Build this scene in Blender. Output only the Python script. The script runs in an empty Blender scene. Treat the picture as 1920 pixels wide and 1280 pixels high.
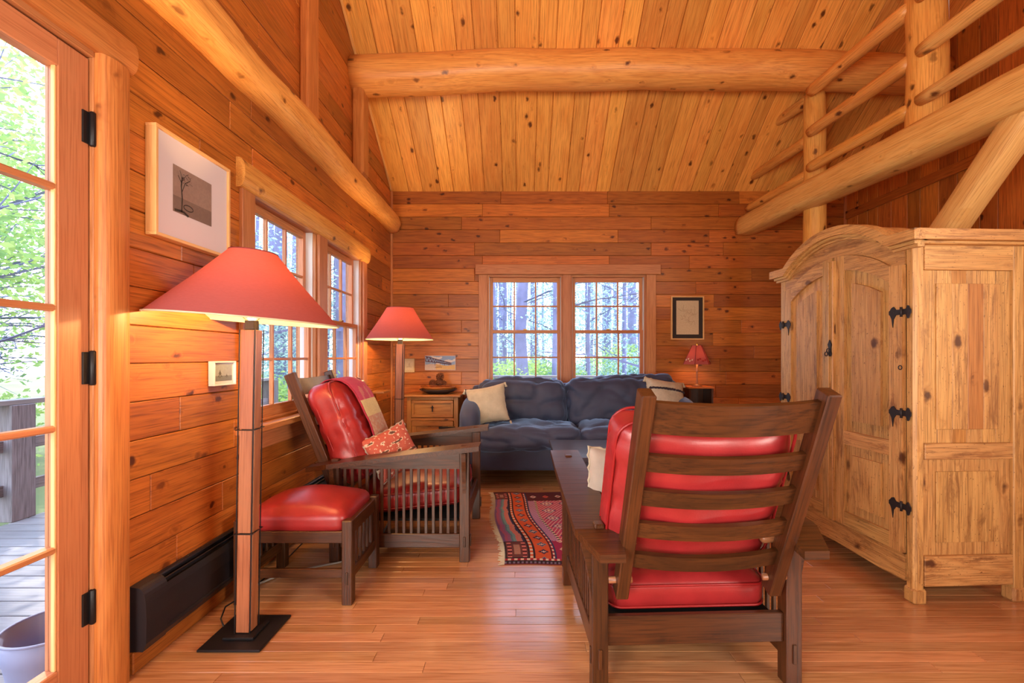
import bpy, math, random
from mathutils import Vector, Matrix, noise
R = random.Random(7)
PI = math.pi
SC = bpy.context.scene
COL = SC.collection

# ------------------------------------------------------------------ camera, world, lights, exposure
F, CX, CY, EYE = 853.0, 975.0, 668.0, 1.2
cam = bpy.data.cameras.new('camera'); camo = bpy.data.objects.new('camera', cam); COL.objects.link(camo)
camo.location = (0, 0, EYE); camo.rotation_euler = (PI/2, 0, 0)
cam.sensor_width = 36; cam.lens = F/1920*36
cam.shift_x = -(CX-960)/1920; cam.shift_y = (CY-640)/1920
cam.clip_start = 0.02; cam.clip_end = 300
SC.camera = camo
vs = SC.view_settings
vs.view_transform = 'Standard'; vs.look = 'None'; vs.gamma = 1; vs.use_curve_mapping = False
vs.exposure = 0.88
SC.cycles.max_bounces = 8; SC.cycles.diffuse_bounces = 4; SC.cycles.glossy_bounces = 3
SC.cycles.adaptive_threshold = 0.02; SC.cycles.transparent_max_bounces = 12; SC.cycles.sample_clamp_indirect = 4
SC.cycles.caustics_reflective = False; SC.cycles.caustics_refractive = False

world = bpy.data.worlds.new('sky'); SC.world = world; world.use_nodes = True
wn = world.node_tree; wn.nodes.clear()
wo = wn.nodes.new('ShaderNodeOutputWorld'); wb = wn.nodes.new('ShaderNodeBackground')
wc = wn.nodes.new('ShaderNodeTexCoord'); ws = wn.nodes.new('ShaderNodeSeparateXYZ'); wr = wn.nodes.new('ShaderNodeValToRGB')
wn.links.new(wc.outputs['Generated'], ws.inputs[0]); wn.links.new(ws.outputs['Z'], wr.inputs[0])
wr.color_ramp.elements[0].color = (0.86, 0.92, 1.0, 1); wr.color_ramp.elements[0].position = 0.0
wr.color_ramp.elements[1].color = (0.50, 0.68, 1.0, 1); wr.color_ramp.elements[1].position = 0.9
wn.links.new(wr.outputs[0], wb.inputs[0]); wb.inputs[1].default_value = 3.4
wn.links.new(wb.outputs[0], wo.inputs[0])

def light(name, kind, loc, energy, color, rot=(0, 0, 0), **kw):
    l = bpy.data.lights.new(name, kind); l.energy = energy; l.color = color
    for k, v in kw.items(): setattr(l, k, v)
    o = bpy.data.objects.new(name, l); COL.objects.link(o); o.location = loc; o.rotation_euler = rot
    return o
def aim(o, target):
    o.rotation_euler = (Vector(target)-Vector(o.location)).to_track_quat('-Z', 'Y').to_euler()

sun = light('sun', 'SUN', (-10, 6, 20), 2.6, (1.0, 0.95, 0.86), angle=0.01)
aim(sun, Vector((-10, 6, 20)) + Vector((0.62, -0.50, -1.15)))
# fill lights added out of view behind the camera, no windows modelled there
a1 = light('rear_fill_light', 'AREA', (0.6, -2.2, 1.3), 15, (1.0, 0.86, 0.66), shape='RECTANGLE', size=3.4, size_y=1.2)
aim(a1, (0.8, 4.4, 4.6)); a1.data.spread = math.radians(110)
a2 = light('side_fill_light', 'AREA', (-1.35, -0.9, 1.15), 100, (1.0, 0.92, 0.80), shape='RECTANGLE', size=1.5, size_y=1.3)  # added fill from the left, brightens armoire front, loft beam and ceiling
aim(a2, (1.6, 1.5, 2.3))
a3 = light('right_fill_light', 'AREA', (3.3, -1.1, 1.7), 30, (1.0, 0.92, 0.80), shape='RECTANGLE', size=1.4, size_y=1.2)  # added fill from the right to brighten the left wall
aim(a3, (-1.4, 2.6, 2.0)); a3.data.spread = math.radians(100)
# sky portals in the window and door openings: they only steer the sampling of the sky
def portal(name, loc, rot, sx, sy):
    o = light(name, 'AREA', loc, 1, (1, 1, 1), rot, shape='RECTANGLE', size=sx, size_y=sy); o.data.cycles.is_portal = True
portal('back_portal', (0.54, 5.36, 1.48), (-PI/2, 0, 0), 1.84, 1.34)
portal('left_portal', (-1.64, 3.37, 1.48), (0, -PI/2, 0), 1.34, 1.78)
portal('door_portal', (-1.66, 0.62, 1.12), (0, -PI/2, 0), 2.26, 1.92)

# ------------------------------------------------------------------ object helpers
FR = {}
def props(o, label=None, cat=None, group=None, kind=None):
    if label: o['label'] = label
    if cat: o['category'] = cat
    if group: o['group'] = group
    if kind: o['kind'] = kind
    return o
def put(o, M, parent=None):
    COL.objects.link(o)
    if parent is not None:
        o.parent = parent
        o.matrix_basis = FR[parent.name].inverted() @ M
    else:
        o.matrix_basis = M
    FR[o.name] = M.copy()
    return o
def root(name, loc=(0, 0, 0), label=None, cat=None, group=None, kind=None):
    """An Empty at the thing's base; its parts are given in world coordinates."""
    o = bpy.data.objects.new(name, None); o.empty_display_size = 0.1
    props(o, label, cat, group, kind)
    return put(o, Matrix.Translation(loc))
def lroot(name, loc, rz, label=None, cat=None, group=None):
    """An Empty whose parts are given in its own local coordinates."""
    o = root(name, loc, label, cat, group)
    o.matrix_basis = Matrix.Translation(loc) @ Matrix.Rotation(rz, 4, 'Z')
    FR[o.name] = Matrix.Identity(4)
    return o
def add(name, verts, faces, mat, parent=None, M=None, smooth=False, mesh=None):
    if mesh is None:
        mesh = bpy.data.meshes.new(name)
        mesh.from_pydata([tuple(v) for v in verts], [], faces)
        if mat is not None: mesh.materials.append(mat)
        if smooth:
            mesh.polygons.foreach_set('use_smooth', [True]*len(mesh.polygons))
        mesh.update()
    o = bpy.data.objects.new(name, mesh)
    return put(o, M if M is not None else Matrix.Identity(4), parent)

def cbox(hx, hy, hz, c):
    """chamfered box: 24 verts, 26 faces"""
    c = min(c, hx*.45, hy*.45, hz*.45)
    V = []; idx = {}
    for sx in (-1, 1):
        for sy in (-1, 1):
            for sz in (-1, 1):
                for ax in range(3):
                    p = [sx*(hx-c), sy*(hy-c), sz*(hz-c)]
                    p[ax] = (sx*hx, sy*hy, sz*hz)[ax]
                    idx[(sx, sy, sz, ax)] = len(V); V.append(Vector(p))
    Fc = []
    for ax in range(3):
        o1, o2 = [a for a in range(3) if a != ax]
        for s in (-1, 1):
            loop = []
            for (p, q) in ((-1, -1), (1, -1), (1, 1), (-1, 1)):
                k = [0, 0, 0]; k[ax] = s; k[o1] = p; k[o2] = q
                loop.append(idx[(k[0], k[1], k[2], ax)])
            Fc.append(loop)
        for p in (-1, 1):
            for q in (-1, 1):
                k = [0, 0, 0]; k[o1] = p; k[o2] = q
                k[ax] = -1; a = tuple(k); k[ax] = 1; b = tuple(k)
                Fc.append([idx[a+(o1,)], idx[b+(o1,)], idx[b+(o2,)], idx[a+(o2,)]])
    for sx in (-1, 1):
        for sy in (-1, 1):
            for sz in (-1, 1):
                Fc.append([idx[(sx, sy, sz, a)] for a in range(3)])
    out = []
    for f in Fc:
        a, b, c_ = V[f[0]], V[f[1]], V[f[2]]
        n = (b-a).cross(c_-a); cen = sum((V[i] for i in f), Vector())/len(f)
        out.append(f if n.dot(cen) > 0 else f[::-1])
    return V, out
def frame_ab(A, B, up):
    A, B = Vector(A), Vector(B); x = (B-A).normalized(); up = Vector(up)
    z = up - x*up.dot(x)
    if z.length < 1e-4: z = Vector((0, 1, 0)) - x*x.y
    z.normalize(); y = z.cross(x)
    M = Matrix((x, y, z)).transposed().to_4x4(); M.translation = (A+B)/2
    return M, (B-A).length
def bar(name, parent, A, B, w, t, mat, up=(0, 0, 1), c=.0025):
    """board from A to B: local X along it, w across (local Y), t along up (local Z)"""
    M, L = frame_ab(A, B, up)
    V, Fc = cbox(L/2, w/2, t/2, c)
    return add(name, V, Fc, mat, parent, M)
def box(name, parent, lo, hi, mat, c=.0025):
    """axis-aligned board, grain along its longest side"""
    lo, hi = Vector(lo), Vector(hi); d = hi-lo; m = (lo+hi)/2
    ax = max(range(3), key=lambda i: abs(d[i]))
    A, B = m.copy(), m.copy(); A[ax] = lo[ax]; B[ax] = hi[ax]
    if ax == 2: return bar(name, parent, A, B, abs(d.y), abs(d.x), mat, (1, 0, 0), c)
    if ax == 0: return bar(name, parent, A, B, abs(d.y), abs(d.z), mat, (0, 0, 1), c)
    return bar(name, parent, A, B, abs(d.x), abs(d.z), mat, (0, 0, 1), c)
def ring_mesh(rings, closed_ends=True, closed_loop=False):
    n = len(rings[0]); V = [p for r in rings for p in r]; Fc = []
    m = len(rings)
    for i in range(m if closed_loop else m-1):
        a, b = i*n, ((i+1) % m)*n
        for j in range(n):
            k = (j+1) % n
            Fc.append([a+j, a+k, b+k, b+j])
    if closed_ends and not closed_loop:
        Fc.append(list(range(n))[::-1]); Fc.append([(m-1)*n+j for j in range(n)])
    return V, Fc
def tube(name, parent, pts, r, mat, seg=10, closed=False, smooth=True, M=None):
    pts = [Vector(p) for p in pts]; n = len(pts)
    rad = r if isinstance(r, (list, tuple)) else [r]*n
    rings = []; prev = None
    for i, p in enumerate(pts):
        if closed: t = pts[(i+1) % n]-pts[i-1]
        else: t = pts[min(i+1, n-1)]-pts[max(i-1, 0)]
        t.normalize()
        if prev is None:
            prev = Vector((0, 0, 1)) if abs(t.z) < .9 else Vector((1, 0, 0))
        u = (prev - t*prev.dot(t)).normalized(); prev = u; v = t.cross(u)
        rings.append([p + (u*math.cos(a)+v*math.sin(a))*rad[i] for a in [2*PI*k/seg for k in range(seg)]])
    V, Fc = ring_mesh(rings, True, closed)
    return add(name, V, Fc, mat, parent, M, smooth)
def lathe(name, parent, prof, mat, M, seg=32, smooth=True, cap=False, fn=None):
    rings = []
    for (r, z) in prof:
        rr = []
        for k in range(seg):
            a = 2*PI*k/seg; q = r*(fn(a, z) if fn else 1)
            rr.append(Vector((q*math.cos(a), q*math.sin(a), z)))
        rings.append(rr)
    V, Fc = ring_mesh(rings, cap)
    return add(name, V, Fc, mat, parent, M, smooth)
def log(name, parent, A, B, rA, rB, mat, bow=0, bowdir=(0, 0, 1), wob=.06, seg=20, n=26, seed=0, facet=0, round_end=True):
    M, L = frame_ab(A, B, (0, 0, 1) if abs((Vector(B)-Vector(A)).normalized().z) < .9 else (1, 0, 0))
    bd = M.to_3x3().inverted() @ Vector(bowdir); rings = []
    ts = [i/n for i in range(n+1)]
    for i, t in enumerate(ts):
        x = (t-.5)*L; r = rA+(rB-rA)*t
        e = 1.0
        if round_end:
            dd = min(t, 1-t)*L
            if dd < r*.18: e = .86+.14*math.sqrt(max(0, dd/(r*.18)))
        off = bd*bow*math.sin(PI*t)
        off = off + Vector((0, noise.noise(Vector((x*1.1, seed, 3)))*r*.18, noise.noise(Vector((x*1.1, seed, 9)))*r*.18))
        rr = []
        for k in range(seg):
            a = 2*PI*k/seg
            q = r*e*(1+wob*noise.noise(Vector((x*2.3, math.cos(a)*1.3+seed, math.sin(a)*1.3)))*1.6)
            if facet:
                m = 1/max(abs(math.cos(a)), abs(math.sin(a)))
                q *= 1+(m-1)*facet*.8
            rr.append(Vector((x, q*math.cos(a), q*math.sin(a)))+off)
        rings.append(rr)
    V, Fc = ring_mesh(rings)
    return add(name, V, Fc, mat, parent, M, True)
def prism(name, parent, pts, M, depth, mat):
    """polygon pts (x, y) in M's plane extruded along +z of M"""
    n = len(pts)
    V = [(x, y, 0) for x, y in pts]+[(x, y, depth) for x, y in pts]
    Fc = [list(range(n))[::-1], [n+i for i in range(n)]]
    for i in range(n):
        j = (i+1) % n; Fc.append([i, j, n+j, n+i])
    ar = sum(pts[i][0]*pts[(i+1) % n][1]-pts[(i+1) % n][0]*pts[i][1] for i in range(n))
    if (ar < 0) != (depth < 0): Fc = [f[::-1] for f in Fc]
    return add(name, V, Fc, mat, parent, M)
def vprism(name, parent, pts, x0, depth, mat):
    """polygon of (local y, z) points extruded along +x, grain running upright"""
    return prism(name, parent, [(z, -y) for y, z in pts], basis((x0, 0, 0), (0, 0, 1), (0, -1, 0)), depth, mat)
def basis(o, x, y):
    x, y = Vector(x).normalized(), Vector(y).normalized(); z = x.cross(y)
    M = Matrix((x, y, z)).transposed().to_4x4(); M.translation = Vector(o); return M
def soft(hx, hy, hz, r, n=18, bulge=(0, 0, 0), wr=(), taper=None, sag=None):
    """rounded, bulging, wrinkled cushion body. wr: (amp, fx, fy, fz, seed, ridged)"""
    idx = {}; V = []; Fc = []
    h = Vector((hx, hy, hz)); bl = bulge
    def vid(c):
        key = (round(c[0], 5), round(c[1], 5), round(c[2], 5))
        if key in idx: return idx[key]
        p = Vector((c[0]*hx, c[1]*hy, c[2]*hz)); inn = Vector([max(-(h[i]-r), min(h[i]-r, p[i])) for i in range(3)])
        d = p-inn; nn = d.normalized() if d.length > 1e-6 else Vector(c).normalized()
        if d.length > 1e-6: p = inn+nn*r
        for i in range(3):
            if bl[i]:
                a, b = [k for k in range(3) if k != i]
                p[i] += c[i]*bl[i]*max(0, 1-c[a]**2)*max(0, 1-c[b]**2)
        for (amp, fx, fy, fz, seed, ridged) in wr:
            v = noise.noise(Vector((p.x*fx+seed, p.y*fy, p.z*fz)))
            if ridged: v = (1-min(1, abs(v)*2.6))**2*-1+.25
            p += nn*amp*v
        if taper: p = taper(p)
        idx[key] = len(V); V.append(p); return idx[key]
    for ax in range(3):
        a, b = [k for k in range(3) if k != ax]
        for s in (-1, 1):
            for i in range(n):
                for j in range(n):
                    q = []
                    for (di, dj) in ((0, 0), (1, 0), (1, 1), (0, 1)):
                        c = [0, 0, 0]; c[ax] = s; c[a] = -1+2*(i+di)/n; c[b] = -1+2*(j+dj)/n
                        q.append(vid(c))
                    fl = (s > 0) == (ax != 1)
                    Fc.append(q if fl else q[::-1])
    return V, Fc
def pillow(w, h, t, n=22, seed=0, amp=.006):
    V = []; Fc = []
    def pt(u, v, s):
        e = (max(0, 1-abs(u)**2.6)*max(0, 1-abs(v)**2.6))**.5
        x = u*w/2*(1-.10*(1-v*v)*abs(u)**3); y = v*h/2*(1-.10*(1-u*u)*abs(v)**3)
        z = s*(t/2*e+.002)
        z += amp*e*(noise.noise(Vector((x*9+seed, y*16, s*2)))+.6*noise.noise(Vector((x*22+seed, y*30, s)))
                    )
        return Vector((x, y, z))
    for s in (1, -1):
        base = len(V)
        for i in range(n+1):
            for j in range(n+1): V.append(pt(-1+2*i/n, -1+2*j/n, s))
        for i in range(n):
            for j in range(n):
                a = base+i*(n+1)+j; q = [a, a+n+1, a+n+2, a+1]
                Fc.append(q if s > 0 else q[::-1])
    N = (n+1)**2
    def e(i, j): return i*(n+1)+j
    for i in range(n):
        for (p, q) in (((i, 0), (i+1, 0)), ((i+1, n), (i, n)), ((0, i+1), (0, i)), ((n, i), (n, i+1))):
            Fc.append([e(*q), e(*p), N+e(*p), N+e(*q)])
    return V, Fc
def merge(parts):
    V = []; Fc = []
    for v, f in parts:
        b = len(V); V += [Vector(p) for p in v]; Fc += [[i+b for i in q] for q in f]
    return V, Fc
def ribbon(name, parent, M, lines, width, mat, z=.0006):
    """flat ink strokes on a picture: polylines in M's xy plane"""
    V = []; Fc = []
    for ln in lines:
        w = width
        if isinstance(ln, tuple) and isinstance(ln[1], float): ln, w = ln[0], ln[1]
        for (a, b) in zip(ln[:-1], ln[1:]):
            a, b = Vector(a), Vector(b); d = (b-a)
            if d.length < 1e-6: continue
            nrm = Vector((-d.y, d.x)).normalized()*w/2; k = len(V)
            for q in (a-nrm, b-nrm, b+nrm, a+nrm): V.append((q.x, q.y, z))
            Fc.append([k, k+1, k+2, k+3])
    return add(name, V, Fc, mat, parent, M)
def rects_minus(rects, hole):
    out = []; h0, h1, g0, g1 = hole
    for (a0, a1, b0, b1) in rects:
        if h0 >= a1 or h1 <= a0 or g0 >= b1 or g1 <= b0: out.append((a0, a1, b0, b1)); continue
        if h0 > a0: out.append((a0, h0, b0, b1))
        if h1 < a1: out.append((h1, a1, b0, b1))
        m0, m1 = max(a0, h0), min(a1, h1)
        if g0 > b0: out.append((m0, m1, b0, g0))
        if g1 < b1: out.append((m0, m1, g1, b1))
    return [r for r in out if r[1]-r[0] > .012 and r[3]-r[2] > .012]

# ------------------------------------------------------------------ materials
def srgb(r, g, b):
    f = lambda c: (c/255/12.92) if c/255 <= .04045 else ((c/255+.055)/1.055)**2.4
    return (f(r), f(g), f(b), 1)
class NT:
    def __init__(s, name):
        s.m = bpy.data.materials.new(name); s.m.use_nodes = True; s.t = s.m.node_tree
        s.b = s.t.nodes['Principled BSDF']; s.out = s.t.nodes['Material Output']
    def n(s, kind, **kw):
        x = s.t.nodes.new(kind)
        for k, v in kw.items():
            if k.startswith('i_'):
                key = k[2:]; key = int(key) if key.isdigit() else key.replace('_', ' ')
                s.set(x.inputs[key], v)
            else: setattr(x, k, v)
        return x
    def set(s, inp, v):
        if isinstance(v, bpy.types.NodeSocket): s.t.links.new(v, inp)
        else: inp.default_value = v
    def math(s, op, a, b=0.0, clamp=False):
        x = s.n('ShaderNodeMath', operation=op, use_clamp=clamp); s.set(x.inputs[0], a); s.set(x.inputs[1], b); return x.outputs[0]
    def mapr(s, v, a, b, c=0.0, d=1.0):
        x = s.n('ShaderNodeMapRange', interpolation_type='SMOOTHSTEP'); s.set(x.inputs[0], v)
        for i, q in zip((1, 2, 3, 4), (a, b, c, d)): x.inputs[i].default_value = q
        return x.outputs[0]
    def mix(s, f, a, b, mode='MIX'):
        x = s.n('ShaderNodeMix', data_type='RGBA', blend_type=mode)
        s.set(x.inputs[0], f); s.set(x.inputs[6], a); s.set(x.inputs[7], b); return x.outputs[2]
    def coord(s, rnd=True):
        c = s.n('ShaderNodeTexCoord').outputs['Object']
        if not rnd: return c, None
        r = s.n('ShaderNodeObjectInfo').outputs['Random']
        cb = s.n('ShaderNodeCombineXYZ')
        s.set(cb.inputs[0], s.math('MULTIPLY', r, 37.0)); s.set(cb.inputs[1], s.math('MULTIPLY', r, 91.0)); s.set(cb.inputs[2], s.math('MULTIPLY', r, 53.0))
        v = s.n('ShaderNodeVectorMath', operation='ADD'); s.set(v.inputs[0], c); s.set(v.inputs[1], cb.outputs[0])
        return v.outputs[0], r
    def vmul(s, v, k):
        x = s.n('ShaderNodeVectorMath', operation='MULTIPLY'); s.set(x.inputs[0], v); x.inputs[1].default_value = k; return x.outputs[0]
    def noise(s, v, scale=1.0, detail=3.0, rough=.5, dist=0.0):
        x = s.n('ShaderNodeTexNoise'); s.set(x.inputs['Vector'], v); x.inputs['Scale'].default_value = scale
        x.inputs['Detail'].default_value = detail; x.inputs['Roughness'].default_value = rough; x.inputs['Distortion'].default_value = dist
        return x.outputs['Fac']
    def bump(s, h, strength=.3, dist=.002):
        x = s.n('ShaderNodeBump'); s.set(x.inputs['Height'], h); x.inputs['Strength'].default_value = strength
        x.inputs['Distance'].default_value = dist; s.t.links.new(x.outputs[0], s.b.inputs['Normal'])
def wood(name, light_, mid, dark, knot=None, kd=1.0, rough=.42, vary=.3, ring=1.0, fleck=0, sc=1.0, coat=0.0, bump=.25, stain=None):
    N = NT(name); v, r = N.coord()
    n1 = N.noise(N.vmul(v, (.45*sc, 6*sc, 6*sc)), 1, 2, .5, .35)
    voro = N.n('ShaderNodeTexVoronoi', feature='F1'); 
    wn_ = N.n('ShaderNodeTexNoise'); N.set(wn_.inputs['Vector'], v); wn_.inputs['Scale'].default_value = 26; wn_.inputs['Detail'].default_value = 2
    wv = N.n('ShaderNodeVectorMath', operation='MULTIPLY_ADD'); N.set(wv.inputs[0], wn_.outputs['Color']); wv.inputs[1].default_value = (.045, .03, .03); N.set(wv.inputs[2], v)
    N.set(voro.inputs['Vector'], N.vmul(wv.outputs[0], (4.6*kd, 7.8*kd, 7.8*kd))); voro.inputs['Scale'].default_value = 1
    dist = voro.outputs['Distance']
    halo = N.mapr(dist, .05, .30, 1, 0)
    g = N.math('ADD', N.math('MULTIPLY', n1, 11.0*ring), N.math('MULTIPLY', halo, 1.6 if knot else 0.0))
    band = N.math('PINGPONG', g, .5); band = N.math('MULTIPLY', band, 2.0)
    band = N.math('POWER', band, 1.6)
    fine = N.noise(N.vmul(v, (5*sc, 170*sc, 170*sc)), 1, 2, .6)
    blot = N.noise(N.vmul(v, (1.6, 4, 4)), 1, 3, .6)
    c = N.mix(N.math('MULTIPLY', band, .5), light_, mid)
    c = N.mix(N.mapr(fine, .42, .72, 0, .6), c, dark)
    c = N.mix(N.mapr(blot, .45, .8, 0, .5), c, mid)
    if stain: c = N.mix(N.mapr(N.noise(N.vmul(v, (3, 16, 16)), 1, 5, .75, .6), .50, .70, 0, .85), c, stain); c = N.mix(N.mapr(N.noise(N.vmul(v, (55, 130, 130)), 1, 2, .6), .66, .70, 0, .75), c, dark)
    if fleck:
        fl = N.noise(N.vmul(v, (26, 260, 60)), 1, 1, .5)
        c = N.mix(N.mapr(fl, .60, .70, 0, fleck), c, light_)
    if knot:
        kn = N.math('MULTIPLY', N.mapr(dist, .07, .18, 1, 0), N.mapr(N.noise(v, 2.3, 1), .30, .50, .2, 1))
        c = N.mix(N.math('MULTIPLY', halo, .45), c, mid)
        c = N.mix(N.math('MULTIPLY', kn, .92), c, knot)
    hs = N.n('ShaderNodeHueSaturation'); N.set(hs.inputs['Color'], c)
    N.set(hs.inputs['Value'], N.mapr(r, 0, 1, 1-vary, 1+vary*.55))
    rr = N.math('FRACT', N.math('MULTIPLY', r, 17.3))
    N.set(hs.inputs['Hue'], N.mapr(rr, 0, 1, .498, .506))
    N.t.links.new(hs.outputs[0], N.b.inputs['Base Color'])
    N.b.inputs['Roughness'].default_value = rough
    if coat: N.b.inputs['Coat Weight'].default_value = coat; N.b.inputs['Coat Roughness'].default_value = .2
    N.bump(N.math('ADD', N.math('MULTIPLY', fine, .5), band), bump, .0012)
    return N.m
def plain(name, col, rough=.5, metal=0, bump=0, bs=60, sheen=0, vary=.12, vs_=8.0, spec=.5, sheen_tint=None, coat=0):
    N = NT(name); v, r = N.coord()
    k = N.noise(N.vmul(v, (vs_,)*3), 1, 4, .6)
    d = tuple(c*(1-vary*2) for c in col[:3])+(1,); l = tuple(min(1, c*(1+vary)) for c in col[:3])+(1,)
    N.t.links.new(N.mix(k, d, l), N.b.inputs['Base Color'])
    N.b.inputs['Roughness'].default_value = rough; N.b.inputs['Metallic'].default_value = metal
    N.b.inputs['Specular IOR Level'].default_value = spec
    if sheen:
        N.b.inputs['Sheen Weight'].default_value = sheen; N.b.inputs['Sheen Roughness'].default_value = .4
        if sheen_tint: N.b.inputs['Sheen Tint'].default_value = sheen_tint
    if coat: N.b.inputs['Coat Weight'].default_value = coat; N.b.inputs['Coat Roughness'].default_value = .25
    if bump: N.bump(N.noise(N.vmul(v, (bs,)*3), 1, 3, .6), bump, .002)
    return N.m
M_ = {}
M_['wall'] = wood('pine_planking', srgb(200, 116, 48), srgb(160, 82, 31), srgb(102, 47, 19), srgb(70, 26, 12), 1.15, .40, .30, 1.0, bump=.2)
M_['ceil'] = wood('ceiling_pine', srgb(250, 180, 92), srgb(228, 142, 62), srgb(166, 92, 38), srgb(76, 30, 14), 1.0, .36, .18, .8, bump=.15)
M_['log'] = wood('peeled_log', srgb(236, 172, 92), srgb(214, 138, 62), srgb(170, 98, 42), srgb(78, 32, 14), 1.0, .42, .10, .8, bump=.2)
M_['post'] = wood('post_log', srgb(206, 132, 70), srgb(182, 104, 50), srgb(144, 74, 34), srgb(78, 32, 14), .75, .42, .08, .9, bump=.2)
M_['paleLog'] = wood('pale_log', srgb(240, 192, 118), srgb(222, 160, 84), srgb(184, 120, 56), srgb(90, 40, 18), .8, .45, .10, .7, bump=.25)
M_['trim'] = wood('window_fir', srgb(206, 136, 88), srgb(182, 108, 64), srgb(150, 80, 44), None, 1, .42, .12, 1.6, bump=.1)
M_['door'] = wood('door_fir', srgb(206, 136, 94), srgb(192, 118, 78), srgb(170, 98, 62), None, 1, .38, .06, .6, bump=.06)
M_['floor'] = wood('maple_floor', srgb(212, 152, 104), srgb(192, 124, 78), srgb(152, 90, 52), None, 1, .22, .2, .6, coat=.6, bump=.06)
M_['oak'] = wood('fumed_oak', srgb(84, 44, 20), srgb(46, 23, 11), srgb(18, 9, 5), None, 1, .36, .15, 1.3, fleck=.25, coat=.1, bump=.2)
M_['armoire'] = wood('antique_pine', srgb(212, 160, 98), srgb(176, 118, 62), srgb(106, 64, 32), srgb(74, 36, 20), .9, .45, .12, 1.1, bump=.25, stain=srgb(128, 80, 44))
M_['chest'] = wood('chest_pine', srgb(190, 130, 70), srgb(160, 100, 48), srgb(110, 62, 28), srgb(70, 34, 16), 1.2, .45, .1, 1.1, bump=.2)
M_['cherry'] = wood('cherry', srgb(176, 112, 78), srgb(150, 86, 56), srgb(118, 62, 40), None, 1, .35, .06, .8, bump=.05)
M_['dark'] = wood('dark_table', srgb(78, 72, 80), srgb(54, 48, 56), srgb(22, 18, 20), None, 1, .28, .1, 1.2, coat=.4, bump=.05)
M_['deck'] = wood('deck_board', srgb(150, 146, 148), srgb(126, 122, 126), srgb(120, 114, 112), None, 1, .7, .12, 1.2)
M_['rail'] = wood('weathered_rail', srgb(140, 132, 136), srgb(112, 102, 106), srgb(56, 46, 44), None, 1, .8, .15, 1.2)
M_['frameW'] = wood('maple_frame', srgb(236, 190, 128), srgb(222, 168, 102), srgb(200, 140, 80), None, 1, .4, .04, .6, bump=.05)
M_['bowlW'] = wood('bowl_wood', srgb(196, 112, 50), srgb(160, 80, 30), srgb(110, 50, 18), None, 1, .4, .08, 1, bump=.1)
M_['leather'] = plain('red_leather', srgb(160, 40, 42), .38, bump=.25, bs=160, vary=.22, vs_=9, coat=.15)
M_['velvet'] = plain('blue_velvet', srgb(54, 60, 84), .68, bump=.3, bs=300, sheen=1.0, vary=.16, sheen_tint=srgb(150, 185, 235))
M_['black'] = plain('black_metal', srgb(30, 28, 32), .45, .3, vary=.1)
M_['heater'] = plain('heater_enamel', srgb(38, 37, 44), .42, .1, vary=.06)
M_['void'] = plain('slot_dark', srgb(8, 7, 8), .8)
M_['iron'] = plain('forged_iron', srgb(58, 52, 54), .55, .6, bump=.6, bs=90, vary=.2)
M_['brass'] = plain('brass', srgb(190, 150, 80), .3, 1)
M_['mat'] = plain('picture_mat', srgb(214, 204, 208), .9, vary=.02)
M_['paper'] = plain('cream_paper', srgb(214, 196, 160), .9, vary=.06)
M_['ink'] = plain('ink', srgb(52, 44, 40), .9)
M_['ink2'] = plain('sepia_ink', srgb(150, 112, 84), .9)
M_['white'] = plain('white_vinyl', srgb(220, 220, 222), .5, vary=.03)
M_['tan'] = plain('tan_fabric', srgb(188, 174, 148), .95, bump=.7, bs=60, vary=.18, sheen=.4, vs_=14)
M_['cream'] = plain('cream_fabric', srgb(206, 196, 172), .95, bump=.6, bs=60, vary=.22, vs_=18)
M_['beige'] = plain('beige_fabric', srgb(178, 162, 148), .95, bump=.4, bs=90, vary=.12)
M_['tassel'] = plain('tassel', srgb(206, 190, 160), .95)
M_['darktrim'] = plain('dark_fringe', srgb(58, 50, 62), .95)
M_['cone'] = plain('pine_cone', srgb(112, 62, 34), .8, bump=.6, bs=90, vary=.25)
M_['basket'] = plain('dark_wicker', srgb(58, 36, 26), .7, bump=.8, bs=120, vary=.3)
M_['pot'] = plain('blue_pot', srgb(128, 132, 160), .6, vary=.08)
M_['bark'] = plain('tree_bark', srgb(132, 132, 168), .95, bump=1, bs=9, vary=.3, vs_=3)  # blue tint of distant haze put into the bark colour
M_['soil'] = plain('forest_floor', srgb(120, 128, 82), .95, vary=.3, vs_=.7)
M_['cord'] = plain('cord', srgb(150, 140, 132), .6)
M_['lamppaint'] = plain('painted_lamp_shade', srgb(190, 60, 60), .8)
def glass():
    N = NT('window_glass'); t = N.t
    tr = N.n('ShaderNodeBsdfTransparent'); tr.inputs[0].default_value = (.97, .98, 1, 1)
    gl = N.n('ShaderNodeBsdfGlossy'); gl.inputs['Roughness'].default_value = .02
    fr = N.n('ShaderNodeFresnel'); fr.inputs[0].default_value = 1.3
    ge = N.n('ShaderNodeNewGeometry'); fo = N.math('MULTIPLY', fr.outputs[0], N.math('SUBTRACT', 1.0, ge.outputs['Backfacing']))
    mx = N.n('ShaderNodeMixShader'); t.links.new(fo, mx.inputs[0])
    t.links.new(tr.outputs[0], mx.inputs[1]); t.links.new(gl.outputs[0], mx.inputs[2]); t.links.new(mx.outputs[0], N.out.inputs[0])
    return N.m
M_['glass'] = glass()
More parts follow.
